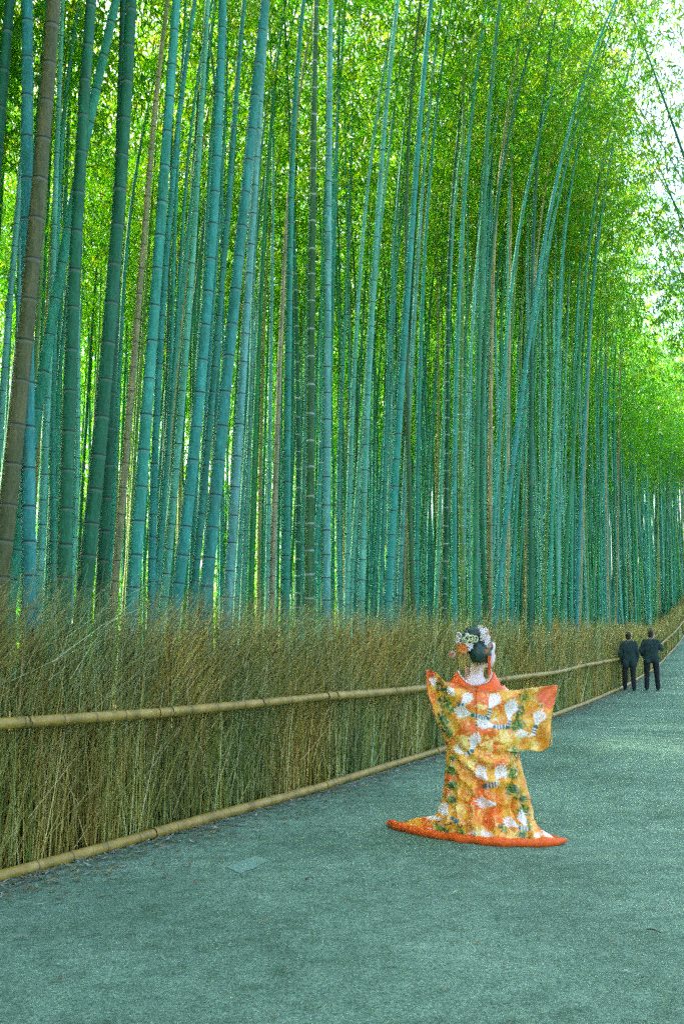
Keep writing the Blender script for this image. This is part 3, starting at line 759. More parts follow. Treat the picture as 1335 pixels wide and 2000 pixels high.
def blob(name, prims, voxel, mat, parent, inflate=0.0, smooth_it=4, **props):
    """several rounded volumes grown together into one continuous surface"""
    bm = bmesh.new()
    for p in prims:
        if p[0] == 'c': cap(bm, p[1], p[2] + inflate, p[3], p[4] + inflate)
        else: ico(bm, p[1], tuple(x + inflate for x in p[2]), p[3] if len(p) > 3 else None)
    me = bpy.data.meshes.new(name); bm.to_mesh(me); bm.free()
    o = bpy.data.objects.new('tmp_blob', me); col.objects.link(o)
    md = o.modifiers.new('r', 'REMESH'); md.mode = 'VOXEL'; md.voxel_size = voxel
    if smooth_it:
        sm = o.modifiers.new('s', 'SMOOTH'); sm.iterations = smooth_it; sm.factor = .5
    dg = bpy.context.evaluated_depsgraph_get(); dg.update()
    m2 = bpy.data.meshes.new_from_object(o.evaluated_get(dg)); m2.name = name
    bpy.data.objects.remove(o); bpy.data.meshes.remove(me)
    m2.polygons.foreach_set('use_smooth', np.ones(len(m2.polygons), bool)); m2.materials.clear()
    return obj(name, m2, mat, parent, **props)

def cloth_material(name):
    m, nt, p = new_mat(name)
    a = N(nt, 'ShaderNodeAttribute', attribute_name='Col')
    n1 = noise(nt, 55, 5, 0.75); n2 = noise(nt, 240, 2, 0.7)
    f1 = ramp(nt, n1.outputs['Fac'], [(0.3, (0.88, 0.86, 0.82)), (0.5, (1, 1, 1)), (0.7, (1.08, 1.08, 1.06))])
    c = mixc(nt, a.outputs['Color'], f1.outputs[0], 1, 'MULTIPLY')
    nt.links.new(c, p.inputs['Base Color']); p.inputs['Roughness'].default_value = 0.36; p.inputs['Specular IOR Level'].default_value = 0.5
    p.inputs['Sheen Weight'].default_value = 0.15
    bump(nt, p, math_(nt, 'ADD', n1.outputs['Fac'], n2.outputs['Fac']), 0.04, 0.002); return m
M['brocade'] = cloth_material('brocade')
M['skin'] = simple('powdered_skin', (0.80, 0.66, 0.58), 0.5, 0.05, 20)
M['skin_far'] = simple('skin', (0.35, 0.22, 0.15), 0.6, 0.1, 20)
M['hair'] = simple('black_hair', (0.004, 0.040, 0.022), 0.42, 0.6, 60, 0.5, stretch=(1, 1, .25), bmp=.5)
M['red_hem'] = simple('red_silk', (0.86, 0.125, 0.012), 0.5, 0.2, 40, bmp=.1)
M['white_silk'] = simple('white_silk', (0.78, 0.74, 0.68), 0.5, 0.08, 40)
M['cord'] = simple('pale_cord', (0.62, 0.68, 0.36), 0.5, 0.15, 60)
M['orange'] = simple('orange_silk', (0.72, 0.20, 0.025), 0.5, 0.25, 50)
M['pink'] = simple('pink_silk', (0.74, 0.33, 0.24), 0.5, 0.2, 50)
M['goldcord'] = simple('gold_thread', (0.58, 0.36, 0.06), 0.45, 0.25, 60)
M['green_leaf'] = simple('green_silk', (0.14, 0.34, 0.05), 0.5, 0.2, 50)
M['dark_cloth'] = simple('dark_cloth', (0.022, 0.050, 0.044), 0.85, 0.4, 12)
M['dark_cloth2'] = simple('dark_trousers', (0.016, 0.020, 0.022), 0.85, 0.4, 12)
M['brown_hair'] = simple('brown_hair', (0.035, 0.028, 0.014), 0.5, 0.4, 40)
M['pale_case'] = simple('pale_plastic', (0.5, 0.52, 0.5), 0.4, 0.05, 20)

WB = np.array([1.15, 8.05, 0.0])                 # where the woman stands
woman = empty('person', tuple(WB), label='woman in orange and gold crane kimono seen from behind, holding her sleeves out', category='person')
SC = 243.0
def LX(px): return (px - 945) / SC
def LZ(py): return (1617 - py) / SC
V3 = Vector

# --- the print on the silk: cranes, pine green and gold clouds, drawn on cloth coordinates
WINGS = [  # root x, root y, angle (deg, 0 right, 90 up), length, half spread
 (548, 608, 55, 75, 30), (505, 560, 125, 60, 25), (395, 500, 110, 60, 26),
 (610, 668, 168, 92, 26), (705, 640, 62, 100, 26), (745, 735, 170, 105, 22), (828, 700, 78, 112, 26),
 (1003, 742, 74, 92, 26), (955, 775, 192, 68, 26), (600, 890, 76, 98, 24), (560, 905, 150, 60, 20),
 (690, 1070, 125, 92, 28), (742, 1062, 62, 88, 30), (742, 1205, 176, 108, 20), (455, 1275, 118, 80, 28), (420, 1290, 160, 70, 22),
 (862, 1335, 160, 84, 24), (905, 1340, 105, 84, 24), (715, 1385, 175, 75, 18), (560, 1380, 10, 50, 16), (1060, 1400, 150, 60, 20), (930, 1395, 10, 60, 16), (330, 1375, 30, 45, 16)]
BODY = [(610, 672, 700, 690, 13), (700, 690, 712, 640, 13), (740, 742, 825, 745, 13), (825, 745, 836, 700, 12), (1000, 742, 985, 782, 14),
        (600, 888, 575, 905, 14), (680, 1098, 745, 1085, 17), (480, 1290, 500, 1305, 13), (530, 605, 560, 612, 10), (865, 1345, 915, 1352, 12)]
NECK = [(700, 690, 730, 650), (745, 690, 720, 700), (745, 1085, 800, 1040), (575, 905, 520, 850), (985, 782, 930, 790), (820, 745, 745, 690)]
GREENS = [(430, 500, 48), (452, 600, 48), (440, 690, 44), (462, 765, 40), (500, 640, 26), (900, 640, 55), (890, 730, 55), (930, 560, 34), (862, 890, 46), (843, 1020, 50),
          (845, 1130, 54), (895, 1250, 58), (905, 1310, 44), (486, 1000, 34), (492, 1090, 34), (484, 1170, 30), (495, 930, 28), (1040, 600, 26), (420, 1360, 42), (520, 1390, 36), (880, 1395, 44), (760, 1340, 34), (905, 1180, 40), (930, 900, 24)]
REDS = [(580, 770, 90), (690, 800, 90), (690, 880, 70), (610, 1190, 80), (700, 1270, 90), (640, 1130, 60), (760, 980, 60), (640, 560, 80), (760, 600, 60), (1060, 600, 60), (380, 560, 40), (370, 470, 40),
        (480, 1050, 30), (350, 1310, 50), (985, 1180, 24), (1010, 1360, 40), (450, 1120, 26)]
CREAMS = [(560, 830, 60), (700, 850, 60), (790, 800, 60), (430, 640, 30), (410, 600, 25), (660, 620, 30), (420, 1390, 80), (640, 1380, 70), (820, 1410, 70), (1080, 1420, 60), (590, 960, 40), (960, 960, 40), (960, 1050, 36), (970, 1260, 40), (540, 1240, 40), (880, 820, 40), (1000, 850, 40), (980, 560, 40)]
def vnoise(x, y, sc, seed):
    g = np.random.default_rng(seed); T = g.random((64, 64)); xs = x / sc; ys = y / sc
    xi = np.floor(xs).astype(int); yi = np.floor(ys).astype(int); fx = xs - xi; fy = ys - yi
    fx = fx * fx * (3 - 2 * fx); fy = fy * fy * (3 - 2 * fy)
    t = lambda a_, b_: T[a_ % 64, b_ % 64]
    return (t(xi, yi) * (1 - fx) + t(xi + 1, yi) * fx) * (1 - fy) + (t(xi, yi + 1) * (1 - fx) + t(xi + 1, yi + 1) * fx) * fy
def paint(P):
    """P local cloth points -> colours"""
    X, Y, Z = P[:, 0], P[:, 1], P[:, 2]
    px = 945 + X * SC; py = 1617 - SC * Z - 52 * Y * np.clip(1.6 - Z, 0, 2) / 1.6
    u = (px - 720) * 3.1786; v = (py - 1180) * 3.1786
    du = (vnoise(u, v, 26, 1) - .5) * 34; dv = (vnoise(u, v, 26, 2) - .5) * 34
    uu, vv = u + du, v + dv
    n1 = vnoise(u, v, 42, 3); n2 = vnoise(u, v, 15, 4); n3 = vnoise(u, v, 7, 5)
    gold = np.array([.86, .46, .025]); gold2 = np.array([.74, .29, .010]); red = np.array([.86, .16, .008]); cream = np.array([.93, .74, .22]); green = np.array([.12, .30, .015]); dkgreen = np.array([.010, .085, .028])
    m = lambda a_, b_, t: a_ * (1 - t[:, None]) + b_ * t[:, None]
    sm = lambda t, a_, b_: np.clip((t - a_) / (b_ - a_), 0, 1)
    c = m(np.tile(gold, (len(X), 1)), gold2, sm(n1 * .6 + n2 * .4, .4, .65))
    fld = lambda L_: np.max([np.exp(-((uu - a_) ** 2 + (vv - b_) ** 2) / (r_ * r_)) for a_, b_, r_ in L_], axis=0)
    c = m(c, red, sm(fld(REDS) + (n2 - .5) * .8 + (n1 - .5) * .6, .30, .55))
    c = m(c, cream, sm(fld(CREAMS) + (n2 - .5) * 1.0 + (n3 - .5) * .7, .52, .8))
    gf = fld(GREENS) + (n3 - .5) * .6 + (n2 - .5) * .5
    c = m(c, green, sm(gf, .42, .52)); c = m(c, dkgreen, sm(gf + (n3 - .5) * .9, .62, .74))
    c = m(c, cream * .95, sm(n3 * .5 + n2 * .6, .70, .78) * .8)
    # flower sprigs
    fl = vnoise(u + 300, v + 90, 11, 9); c = m(c, np.array([.80, .30, .10]), sm(fl, .80, .86) * .8)
    for a0_, b0_, a1_, b1_ in NECK:
        t = np.clip(((u - a0_) * (a1_ - a0_) + (v - b0_) * (b1_ - b0_)) / ((a1_ - a0_) ** 2 + (b1_ - b0_) ** 2), 0, 1)
        d_ = np.hypot(u - (a0_ + t * (a1_ - a0_)), v - (b0_ + t * (b1_ - b0_)) - 12 * np.sin(t * 3.14)); c = m(c, np.array([.82, .80, .76]), sm(-d_, -6, -3.5))
    for rx, ry, ang, L, spr in WINGS:
        L = L * 1.22; d_ = np.hypot(u - rx, v - ry); ph = np.degrees(np.arctan2(-(v - ry), u - rx)) - ang; ph = (ph + 180) % 360 - 180
        ph = ph + 10 * (d_ / L - .5); spr = spr * 1.15; k = ph / spr; feather = np.abs(np.cos(k * math.pi * 3.0))
        Lr = L * (1.04 - .30 * np.abs(k)) * (.80 + .20 * feather)
        ins = (np.abs(k) < 1) & (d_ < Lr) & (d_ > 3)
        gap = (feather < .38) & (d_ > L * .42)
        w_ = np.where(ins & ~gap, 1.0, np.where(ins, .35, 0.0)); c = m(c, np.array([.9, .9, .88]), w_)
    for a0_, b0_, a1_, b1_, r_ in BODY:
        L2 = (a1_ - a0_) ** 2 + (b1_ - b0_) ** 2
        t = np.clip(((u - a0_) * (a1_ - a0_) + (v - b0_) * (b1_ - b0_)) / L2, 0, 1)
        d_ = np.hypot(u - (a0_ + t * (a1_ - a0_)), v - (b0_ + t * (b1_ - b0_))); st = np.sin(t * math.sqrt(L2) / 3.2 * 1.2) > -.1
        c = m(c, np.array([.03, .17, .20]), np.where((d_ < r_) & st, 1.0, 0)); c = m(c, np.array([.8, .82, .8]), np.where((d_ < r_) & ~st, .8, 0))
    # plain vermilion yoke above the printed cloth, vermilion sleeve corners
    yoke = 505 + 34 * np.exp(-((u - 690) / 120) ** 2)
    inb = np.exp(-((u - 670) / 215) ** 8)
    c = m(c, np.array([.70, .15, .014]) * (.75 + .5 * n2)[:, None], sm(yoke - v, -4, 4) * inb)
    cr = sm(60 - np.abs((u - 1150) * .75 + (v - 495) * .66 - 0 * u), 0, 6) * (u > 1000) * (v < 640) * sm((u - 1000) + (640 - v), 60, 100)
    c = m(c, np.array([.74, .12, .02]), cr * .85)
    c = m(c, np.array([.74, .17, .03]), sm(34 - np.hypot(u - 368, v - 415), 0, 8))
    c = m(c, np.array([.74, .17, .03]), (sm(16 - (u - (345 + np.clip(v - 560, 0, 400) * .30)), 0, 6) * (u < 480) * (v < 700)) * .8)
    return np.clip(c * np.array([1.06, 1.0, .9]), 0, .93)

# --- robe: lofted sections from neck to hem, then the train spread on the ground
hem_px = [(757, 1609), (775, 1616), (800, 1623), (850, 1633), (900, 1640), (950, 1646), (1000, 1649), (1050, 1649), (1085, 1647), (1103, 1644)]
hem = [on_ground(a_, b_, .02)[:2] - WB[:2] for a_, b_ in hem_px]
hem = [np.array(h) for h in hem] + [np.array((.44, -.16)), np.array((.36, .16)), np.array((.1, .34)), np.array((-.3, .38)), np.array((-.56, .32))]
hemc = np.array(hem + [hem[0]]); hl = np.r_[0, np.cumsum(np.linalg.norm(np.diff(hemc, axis=0), axis=1))]
def hem_pt(t): return np.stack([np.interp(t * hl[-1], hl, hemc[:, 0]), np.interp(t * hl[-1], hl, hemc[:, 1])], -1)
NA = 340
ang = np.linspace(0, 2 * math.pi, NA, endpoint=False)
# match angles to hem arc by direction from the centre
_t = np.linspace(0, 1, 2000, endpoint=False); _h = hem_pt(_t); _c = np.array([-.02, .02])
_a = np.unwrap(np.arctan2(_h[:, 1] - _c[1], _h[:, 0] - _c[0])); 
def hem_by_angle(a_):
    aa = (_a - _a[0]); sgn = 1 if aa[-1] > 0 else -1
    q = ((a_ - _a[0]) * sgn) % (2 * math.pi); t = np.interp(q, np.abs(aa), _t); return hem_pt(t)
HEMA = hem_by_angle(ang)
rows = [  # z, left, right, back, front
 (1.165, -.27, .135, -.135, .11), (1.11, -.30, .20, -.15, .13), (1.02, -.305, .25, -.165, .14), (.90, -.30, .27, -.175, .15),
 (.78, -.30, .28, -.185, .17), (.66, -.30, .29, -.195, .19), (.56, -.305, .305, -.205, .20), (.47, -.31, .32, -.22, .21), (.38, -.32, .335, -.235, .23),
 (.30, -.33, .345, -.25, .25), (.23, -.345, .352, -.27, .27), (.17, -.365, .358, -.30, .28), (.12, -.385, .365, -.33, .30)]
rz_ = np.array([r_[0] for r_ in rows]); NR = 190; zs = np.linspace(rz_[0], rz_[-1], NR)
prm = np.array([[np.interp(z, rz_[::-1], np.array([r_[k] for r_ in rows])[::-1]) for k in range(1, 5)] for z in zs])
ker = np.ones(9) / 9
_f = np.clip((.95 - zs) / .3, 0, 1) * np.clip(zs / .3, .4, 1); prm[:, 0] -= .025 * _f; prm[:, 1] -= .05 * _f
for k in range(4): prm[:, k] = np.convolve(np.pad(prm[:, k], 4, 'edge'), ker, 'valid')
ca, sa = np.cos(ang), np.sin(ang)
sup = lambda v_: np.sign(v_) * np.abs(v_) ** .86
Pv = np.zeros((NR, NA, 3))
for i, z in enumerate(zs):
    l, r_, b_, f_ = prm[i]; cx = (l + r_) / 2; hw = (r_ - l) / 2
    Pv[i, :, 0] = cx + hw * sup(ca); Pv[i, :, 1] = np.where(sa < 0, -b_ * sup(sa), f_ * sup(sa)); Pv[i, :, 2] = z
# folds: swags over the seat, long drapes below
X, Y, Z = Pv[..., 0], Pv[..., 1], Pv[..., 2]
back = np.clip(-sa, 0, 1)[None] ** .6
low = np.clip((.72 - Z) / .5, 0, 1)
sw = np.sin((Z + .55 * (X + .02) ** 2 * -4 + .10 * X) * 46 + 2.2 * np.sin(X * 6)) * .0075 * np.clip((.80 - Z) / .2, 0, 1) * np.clip((Z - .10) / .15, 0, 1)
dr = np.sin(ang[None] * 17 + Z * 5 + 1.5 * np.sin(Z * 7)) * .012 * low + np.sin(ang[None] * 31 - Z * 9) * .006 * low
dr2 = np.exp(-((X + .14 - .10 * (1.0 - Z)) / .02) ** 2) * -.02 * np.clip((.65 - Z) / .2, 0, 1)
up_ = np.sin((X * .5 - Z) * 40 + 3 * np.sin(X * 9)) * .006 * np.clip((Z - .6) / .2, 0, 1) * np.clip((1.1 - Z) / .1, 0, 1)
cre = -np.abs(np.sin(ang[None] * 9 + 1.3 * np.sin(Z * 5 + 1))) ** .5 * .016 * low - .014 * np.abs(np.sin((Z + .8 * (X - .05) ** 2 * -3) * 19 + 1.0)) ** .5 * np.clip((.62 - Z) / .15, 0, 1) * np.clip((Z - .12) / .1, 0, 1) * back
disp = ((sw + dr2 + up_) * back + dr) * 2.2 + cre
Pv[..., 0] += disp * ca[None]; Pv[..., 1] += disp * sa[None]
# train
NT = 46; tr = np.zeros((NT, NA, 3)); last = Pv[-1]
for j in range(NT):
    t = (j + 1) / NT
    xy = last[:, :2] * (1 - t) + HEMA * .985 * t
    e = t
    zt_ = .12 * (1 - t) ** 2.0 + .030 + .018 * np.sin(ang * 23 + 4 * t + np.sin(ang * 7)) * math.sin(t * math.pi) + .012 * np.sin(ang * 41 + 9 * t) * math.sin(t * math.pi)
    if j < 4: zt_ = zt_ + 0
    tr[j, :, :2] = xy; tr[j, :, 2] = np.maximum(zt_, .02)
G_ = np.concatenate([Pv, tr]); nr = len(G_)
idx = np.arange(nr * NA).reshape(nr, NA); a = idx[:-1]; b = np.roll(a, -1, 1); d = idx[1:]; c = np.roll(d, -1, 1)
me = make_mesh('kimono', G_.reshape(-1, 3), quads=np.stack([a, d, c, b], -1), smooth=True)
colattr(me, 'Col', paint(G_.reshape(-1, 3)))
robe = obj('kimono', me, M['brocade'], woman, label='gold and vermilion silk robe with white cranes, trailing on the ground')
# padded vermilion hem
ht = np.linspace(0, 1, 121); hp = hem_pt(ht); HP = np.c_[hp, np.full(len(hp), .030)] + np.c_[.006 * np.sin(ht * 95), .006 * np.sin(ht * 71), .003 * np.sin(ht * 120)]
hr = .033 * (1 + .07 * np.sin(ht * 60) + .06 * np.sin(ht * 131 + 1)); q_ = ht * hl[-1]; hr = hr * np.interp(q_, [0, .08, hl[9] - .12, hl[9], hl[9] + .1, hl[-1]], [.45, 1, 1, .45, .35, .35])
tube('hem', HP, hr, 14, M['red_hem'], robe, label='thick padded vermilion hem')

# --- sleeves: wide hanging sheets, two layers thick
def sleeve(side, grid_px, ydep):
    """grid_px: rows (top to bottom) of points inner -> outer in photo px"""
    g_ = np.array(grid_px, float); nv, nu = g_.shape[:2]
    U = np.linspace(0, nu - 1, 80); Vv = np.linspace(0, nv - 1, 80)
    def samp(A):
        B = np.stack([np.array([np.interp(U, np.arange(nu), A[i, :])]) [0] for i in range(nv)])
        return np.stack([np.interp(Vv, np.arange(nv), B[:, j]) for j in range(B.shape[1])], 1)
    PX, PY = samp(g_[..., 0]), samp(g_[..., 1])
    un = np.linspace(0, 1, 80)[None]; vn = np.linspace(0, 1, 80)[:, None]
    xl = LX(PX); zl = LZ(PY)
    fold = .022 * np.sin(un * 8 + vn * 4 + 2 * np.sin(vn * 4)) + .014 * np.sin(un * 17 - vn * 7) + .016 * np.sin(vn * 15 + un * 7 * (1 - vn)) + .012 * np.sin((un + vn) * 21 + np.sin(un * 9))
    zl = zl - .018 * np.sin(un * math.pi) * vn ** 3 + .010 * np.sin(un * 13) * vn ** 4
    yb_ = ydep[0] * (1 - un) + ydep[1] * un + fold * (.3 + .7 * un)
    thick = .012 + .05 * np.sin(np.pi * np.clip(un, 0.02, 1)) * np.sin(np.pi * np.clip(vn, .02, .98))
    xb, zb = xl, zl
    # the layer towards the viewer is nearer: keep its drawn size
    k = (8.05 + yb_) / 8.05
    Bk = np.stack([(xb + WB[0]) * k - WB[0], yb_, EYE + (zb - EYE) * k], -1)
    Fr = Bk + np.stack([0 * thick, thick * 1.6 + .02, 0 * thick], -1)
    n_ = 80; V_ = np.concatenate([Bk.reshape(-1, 3), Fr.reshape(-1, 3)])
    ii, jj = np.meshgrid(np.arange(n_ - 1), np.arange(n_ - 1), indexing='ij'); a = (ii * n_ + jj).ravel()
    Q1 = np.stack([a, a + n_, a + n_ + 1, a + 1], -1); Q2 = (Q1 + n_ * n_)[:, ::-1]
    rim = np.concatenate([np.arange(n_), np.arange(1, n_) * n_ + n_ - 1, (n_ - 1) * n_ + np.arange(n_ - 2, -1, -1), np.arange(n_ - 2, 0, -1) * n_])
    r2 = np.roll(rim, -1); Q3 = np.stack([rim, r2, r2 + n_ * n_, rim + n_ * n_], -1)
    me = make_mesh('sleeve', V_, quads=np.concatenate([Q1, Q2, Q3]), smooth=True); colattr(me, 'Col', paint(V_))
    return obj('sleeve', me, M['brocade'], woman)
sleeve(-1, [[(930, 1336), (890, 1333), (866, 1328), (846, 1309), (831, 1303)],
            [(930, 1352), (890, 1350), (862, 1346), (843, 1333), (829, 1318)],
            [(930, 1380), (890, 1385), (862, 1378), (845, 1366), (832, 1352)],
            [(930, 1410), (894, 1416), (868, 1410), (850, 1400), (841, 1388)],
            [(930, 1440), (900, 1446), (880, 1440), (866, 1428), (854, 1418)],
            [(930, 1462), (905, 1460), (886, 1458), (876, 1453), (868, 1448)]], (-.205, -.04))
sleeve(1, [[(925, 1342), (975, 1345), (1010, 1343), (1045, 1338), (1083, 1334)],
           [(925, 1358), (975, 1362), (1010, 1361), (1045, 1357), (1081, 1350)],
           [(925, 1385), (975, 1388), (1010, 1388), (1045, 1386), (1073, 1378)],
           [(925, 1412), (975, 1416), (1012, 1417), (1042, 1416), (1068, 1408)],
           [(925, 1436), (975, 1440), (1014, 1441), (1042, 1440), (1066, 1434)],
           [(930, 1450), (975, 1453), (1014, 1456), (1042, 1456), (1063, 1452)]], (-.215, -.03))
# under-sleeve layers that show beyond the right cuff, with a cord
tube('sleeve_cord', [(LX(1066), -.02, LZ(1400)), (LX(1069), -.01, LZ(1420)), (LX(1068), 0, LZ(1448))], .006, 8, M['goldcord'], woman)
tube('sleeve_tassel', [(LX(1062), -.05, LZ(1412)), (LX(1063), -.05, LZ(1425))], [.006, .010], 8, simple('cyan_silk', (.25, .6, .6), .5), woman)

# --- body (one surface: head, neck, trunk, arms inside the sleeves)
fd = V3((.86, .50, 0)).normalized(); hc = V3((-.012, .01, 1.42))
side_ = V3((-fd.y, fd.x, 0))
rotf = Matrix(((fd.x, side_.x, 0), (fd.y, side_.y, 0), (0, 0, 1)))
def hp_(f_, s_, u_): return hc + fd * f_ + side_ * s_ + V3((0, 0, u_))
body = [('e', hp_(-.005, 0, .02), (.098, .078, .10), rotf), ('e', hp_(.035, 0, -.045), (.062, .060, .075), rotf), ('c', hp_(.072, 0, -.095), .018, hp_(.065, 0, -.09), .022),
        ('c', hp_(.090, 0, .012), .008, hp_(.112, 0, -.030), .011), ('c', hp_(.090, -.012, -.062), .010, hp_(.090, .012, -.062), .010), ('e', hp_(.075, 0, .055), (.025, .05, .035), rotf),
        ('c', hp_(0, -.078, -.01), .012, hp_(.004, -.080, -.035), .010),
        ('c', V3((-.06, .01, 1.36)), .052, V3((-.095, -.02, 1.17)), .064), ('e', V3((-.090, -.035, 1.19)), (.088, .065, .065)), ('e', V3((-.04, 0, 1.08)), (.19, .10, .10)), ('e', V3((-.02, 0, .92)), (.15, .10, .18)), ('e', V3((-.01, 0, .70)), (.17, .12, .16)),
        ('c', V3((-.20, 0, 1.12)), .055, V3((-.32, .10, 1.12)), .042), ('c', V3((-.32, .10, 1.12)), .040, V3((-.37, .12, 1.20)), .03), ('c', V3((.12, 0, 1.10)), .055, V3((.33, .08, 1.0)), .042), ('c', V3((.33, .08, 1.0)), .040, V3((.42, .10, 1.06)), .03),
        ('c', V3((-.09, 0, .65)), .085, V3((-.09, 0, .08)), .05), ('c', V3((.08, 0, .65)), .085, V3((.08, 0, .08)), .05)]
for (hx, hy, hz) in ((-.37, .12, 1.20), (.42, .10, 1.06)):
    sg = -1 if hx < 0 else 1
    body.append(('e', V3((hx + sg * .03, hy, hz + .01)), (.04, .018, .035)))
blob('body', body, .011, M['skin'], woman)
# lips and brow show as small parts of the turned face
blob('lips', [('e', hp_(.098, 0, -.062), (.006, .014, .006), rotf)], .004, M['red_hem'], woman, smooth_it=1)
hair = [('e', V3((LX(918), -.045, LZ(1236))), (.072, .07, .065)), ('e', V3((LX(936), -.05, LZ(1262))), (.058, .06, .075)), ('e', V3((LX(914), -.03, LZ(1247))), (.080, .085, .088)), ('e', V3((LX(927), -.085, LZ(1273))), (.066, .060, .095)), ('e', hp_(-.020, 0, .045), (.098, .086, .085), rotf),
        ('e', hp_(-.035, -.03, -.01), (.07, .07, .08), rotf), ('e', V3((LX(905), -.05, LZ(1262))), (.055, .05, .05))]
blob('hair', hair, .007, M['hair'], woman, smooth_it=3)

# collar: white under-collar and vermilion outer collar, standing away from the nape
def collar(name, mat, pts, r0, flat):
    pts = np.array(pts, float); t = np.linspace(0, 1, len(pts)); tt = np.linspace(0, 1, 60)
    C = np.stack([np.interp(tt, t, pts[:, i]) for i in range(3)], -1)
    for _ in range(6): C[1:-1] = (C[:-2] + C[1:-1] * 2 + C[2:]) / 4
    return tube(name, C, r0, 10, mat, woman)
cw = [(LX(893), .06, LZ(1308)), (LX(895), -.02, LZ(1314)), (LX(899), -.085, LZ(1322)), (LX(908), -.118, LZ(1331)), (LX(920), -.130, LZ(1335)), (LX(936), -.122, LZ(1331)), (LX(947), -.10, LZ(1324)), (LX(954), -.03, LZ(1314)), (LX(955), .06, LZ(1306))]
def yoke_curve(dx, dy, dz, n_=70):
    p = np.array([(a_ + (-dx if a_ < LX(922) else dx) * (1 if abs(a_ - LX(922)) > .03 else .3), b_ + dy, c_ + dz) for a_, b_, c_ in cw]); t = np.linspace(0, 1, len(p)); tt = np.linspace(0, 1, n_)
    C = np.stack([np.interp(tt, t, p[:, i]) for i in range(3)], -1)
    for _ in range(8): C[1:-1] = (C[:-2] + C[1:-1] * 2 + C[2:]) / 4
    return C
cs = [yoke_curve(.004, .012, -.008), yoke_curve(.014, -.012, .004), yoke_curve(.030, -.022, -.018), yoke_curve(.052, -.030, -.055), yoke_curve(.070, -.026, -.085), yoke_curve(.076, -.002, -.10)]
def strip(name, cs, mat, **pr):
    Cg = np.array(cs); nn, kk = Cg.shape[:2]; i_, j_ = np.meshgrid(np.arange(nn - 1), np.arange(kk - 1), indexing='ij'); a = (i_ * kk + j_).ravel()
    return obj(name, make_mesh(name, Cg.reshape(-1, 3), quads=np.stack([a, a + 1, a + kk + 1, a + kk], -1), smooth=True), mat, woman, **pr)
strip('under_collar', [yoke_curve(-.012, .04, -.03), yoke_curve(-.006, .012, -.002), yoke_curve(.002, .0, .008), yoke_curve(.010, -.004, .006)], M['white_silk'], label='white under collar round the nape')
strip('collar', cs, M['red_hem'], label='broad vermilion collar standing away from the nape')

# --- hair ornaments
def loop(name, px, py, y, rx, rz2, rot, mat, r=.0045, parent=woman):
    th = np.linspace(0, 2 * math.pi, 25)
    x = rx * np.cos(th); z = rz2 * np.sin(th); c_, s_ = math.cos(rot), math.sin(rot)
    pts = np.stack([LX(px) + x * c_ - z * s_, y + .012 * np.sin(th * 2), LZ(py) + x * s_ + z * c_], -1)
    return tube(name, pts, r, 7, mat, parent, caps=False)
for px, py, rx, rz2, ro in ((903, 1245, .026, .018, .2), (908, 1243, .030, .024, -.1), (914, 1244, .026, .026, .3), (921, 1245, .018, .024, -.4), (912, 1249, .030, .016, .5), (900, 1249, .022, .016, -.3)):
    loop('cord_loop', px, py, -.135, rx, rz2, ro, M['cord'])
for px, py, rx, rz2, ro in ((890, 1238, .018, .024, .3), (887, 1246, .014, .022, -.2), (893, 1248, .018, .018, .1), (889, 1254, .012, .02, .3)):
    loop('cord_loop', px, py, -.11, rx, rz2, ro, M['white_silk'])
loop('ribbon_curl', 878, 1274, -.08, .017, .017, 0, M['pink'], .009)
def flower(name, px, py, y, r_, mat, petals=5, core=None, seed=0):
    g = np.random.default_rng(seed); bm = bmesh.new()
    c0 = V3((LX(px), y, LZ(py))); nrm = V3((g.normal(0, .35), -1, g.normal(0.1, .35))).normalized()
    q = nrm.to_track_quat('Z', 'Y').to_matrix(); a0 = g.uniform(0, 6)
    for k in range(petals):
        a_ = a0 + k * 2 * math.pi / petals; dv = q @ V3((math.cos(a_), math.sin(a_), .15))
        rm = q @ Matrix.Rotation(a_, 3, 'Z')
        ico(bm, c0 + dv * r_ * .62, (r_ * .5, r_ * .36, r_ * .16), rm, 2)
    me = bpy.data.meshes.new(name); bm.to_mesh(me); bm.free(); me.polygons.foreach_set('use_smooth', np.ones(len(me.polygons), bool))
    o = obj(name, me, mat, woman)
    if core:
        bm = bmesh.new(); ico(bm, c0 + nrm * r_ * .12, (r_ * .22,) * 3, None, 2); me = bpy.data.meshes.new('flower_centre'); bm.to_mesh(me); bm.free(); obj('flower_centre', me, core, o)
fl_ = [(934, 1227, .02), (940, 1232, .024), (936, 1239, .024), (944, 1240, .024), (945, 1236, .016), (938, 1247, .026), (946, 1249, .024), (947, 1245, .016), (940, 1257, .026), (937, 1264, .022), (930, 1222, .016), (944, 1263, .018)]
for k, (px, py, r_) in enumerate(fl_): flower('silk_flower', px, py, -.10 + .05 * (px - 934) / 20, r_, M['white_silk'], 5, M['red_hem'] if k in (8, 5) else M['goldcord'], k)
flower('silk_flower', 950, 1245, -.04, .016, M['pink'], 5, None, 40); flower('silk_flower', 949, 1251, -.03, .013, M['orange'], 5, None, 41)
for k, (px, py, r_) in enumerate(((897, 1260, .034), (893, 1264, .030), (901, 1265, .028), (896, 1268, .026))): flower('silk_flower', px, py, -.12, r_, M['orange'], 6, M['goldcord'], 60 + k)
for k, (px, py, r_) in enumerate(((906, 1256, .018), (912, 1260, .018), (909, 1264, .016), (914, 1255, .015))): flower('silk_flower', px, py, -.13, r_, M['white_silk'], 5, None, 80 + k)
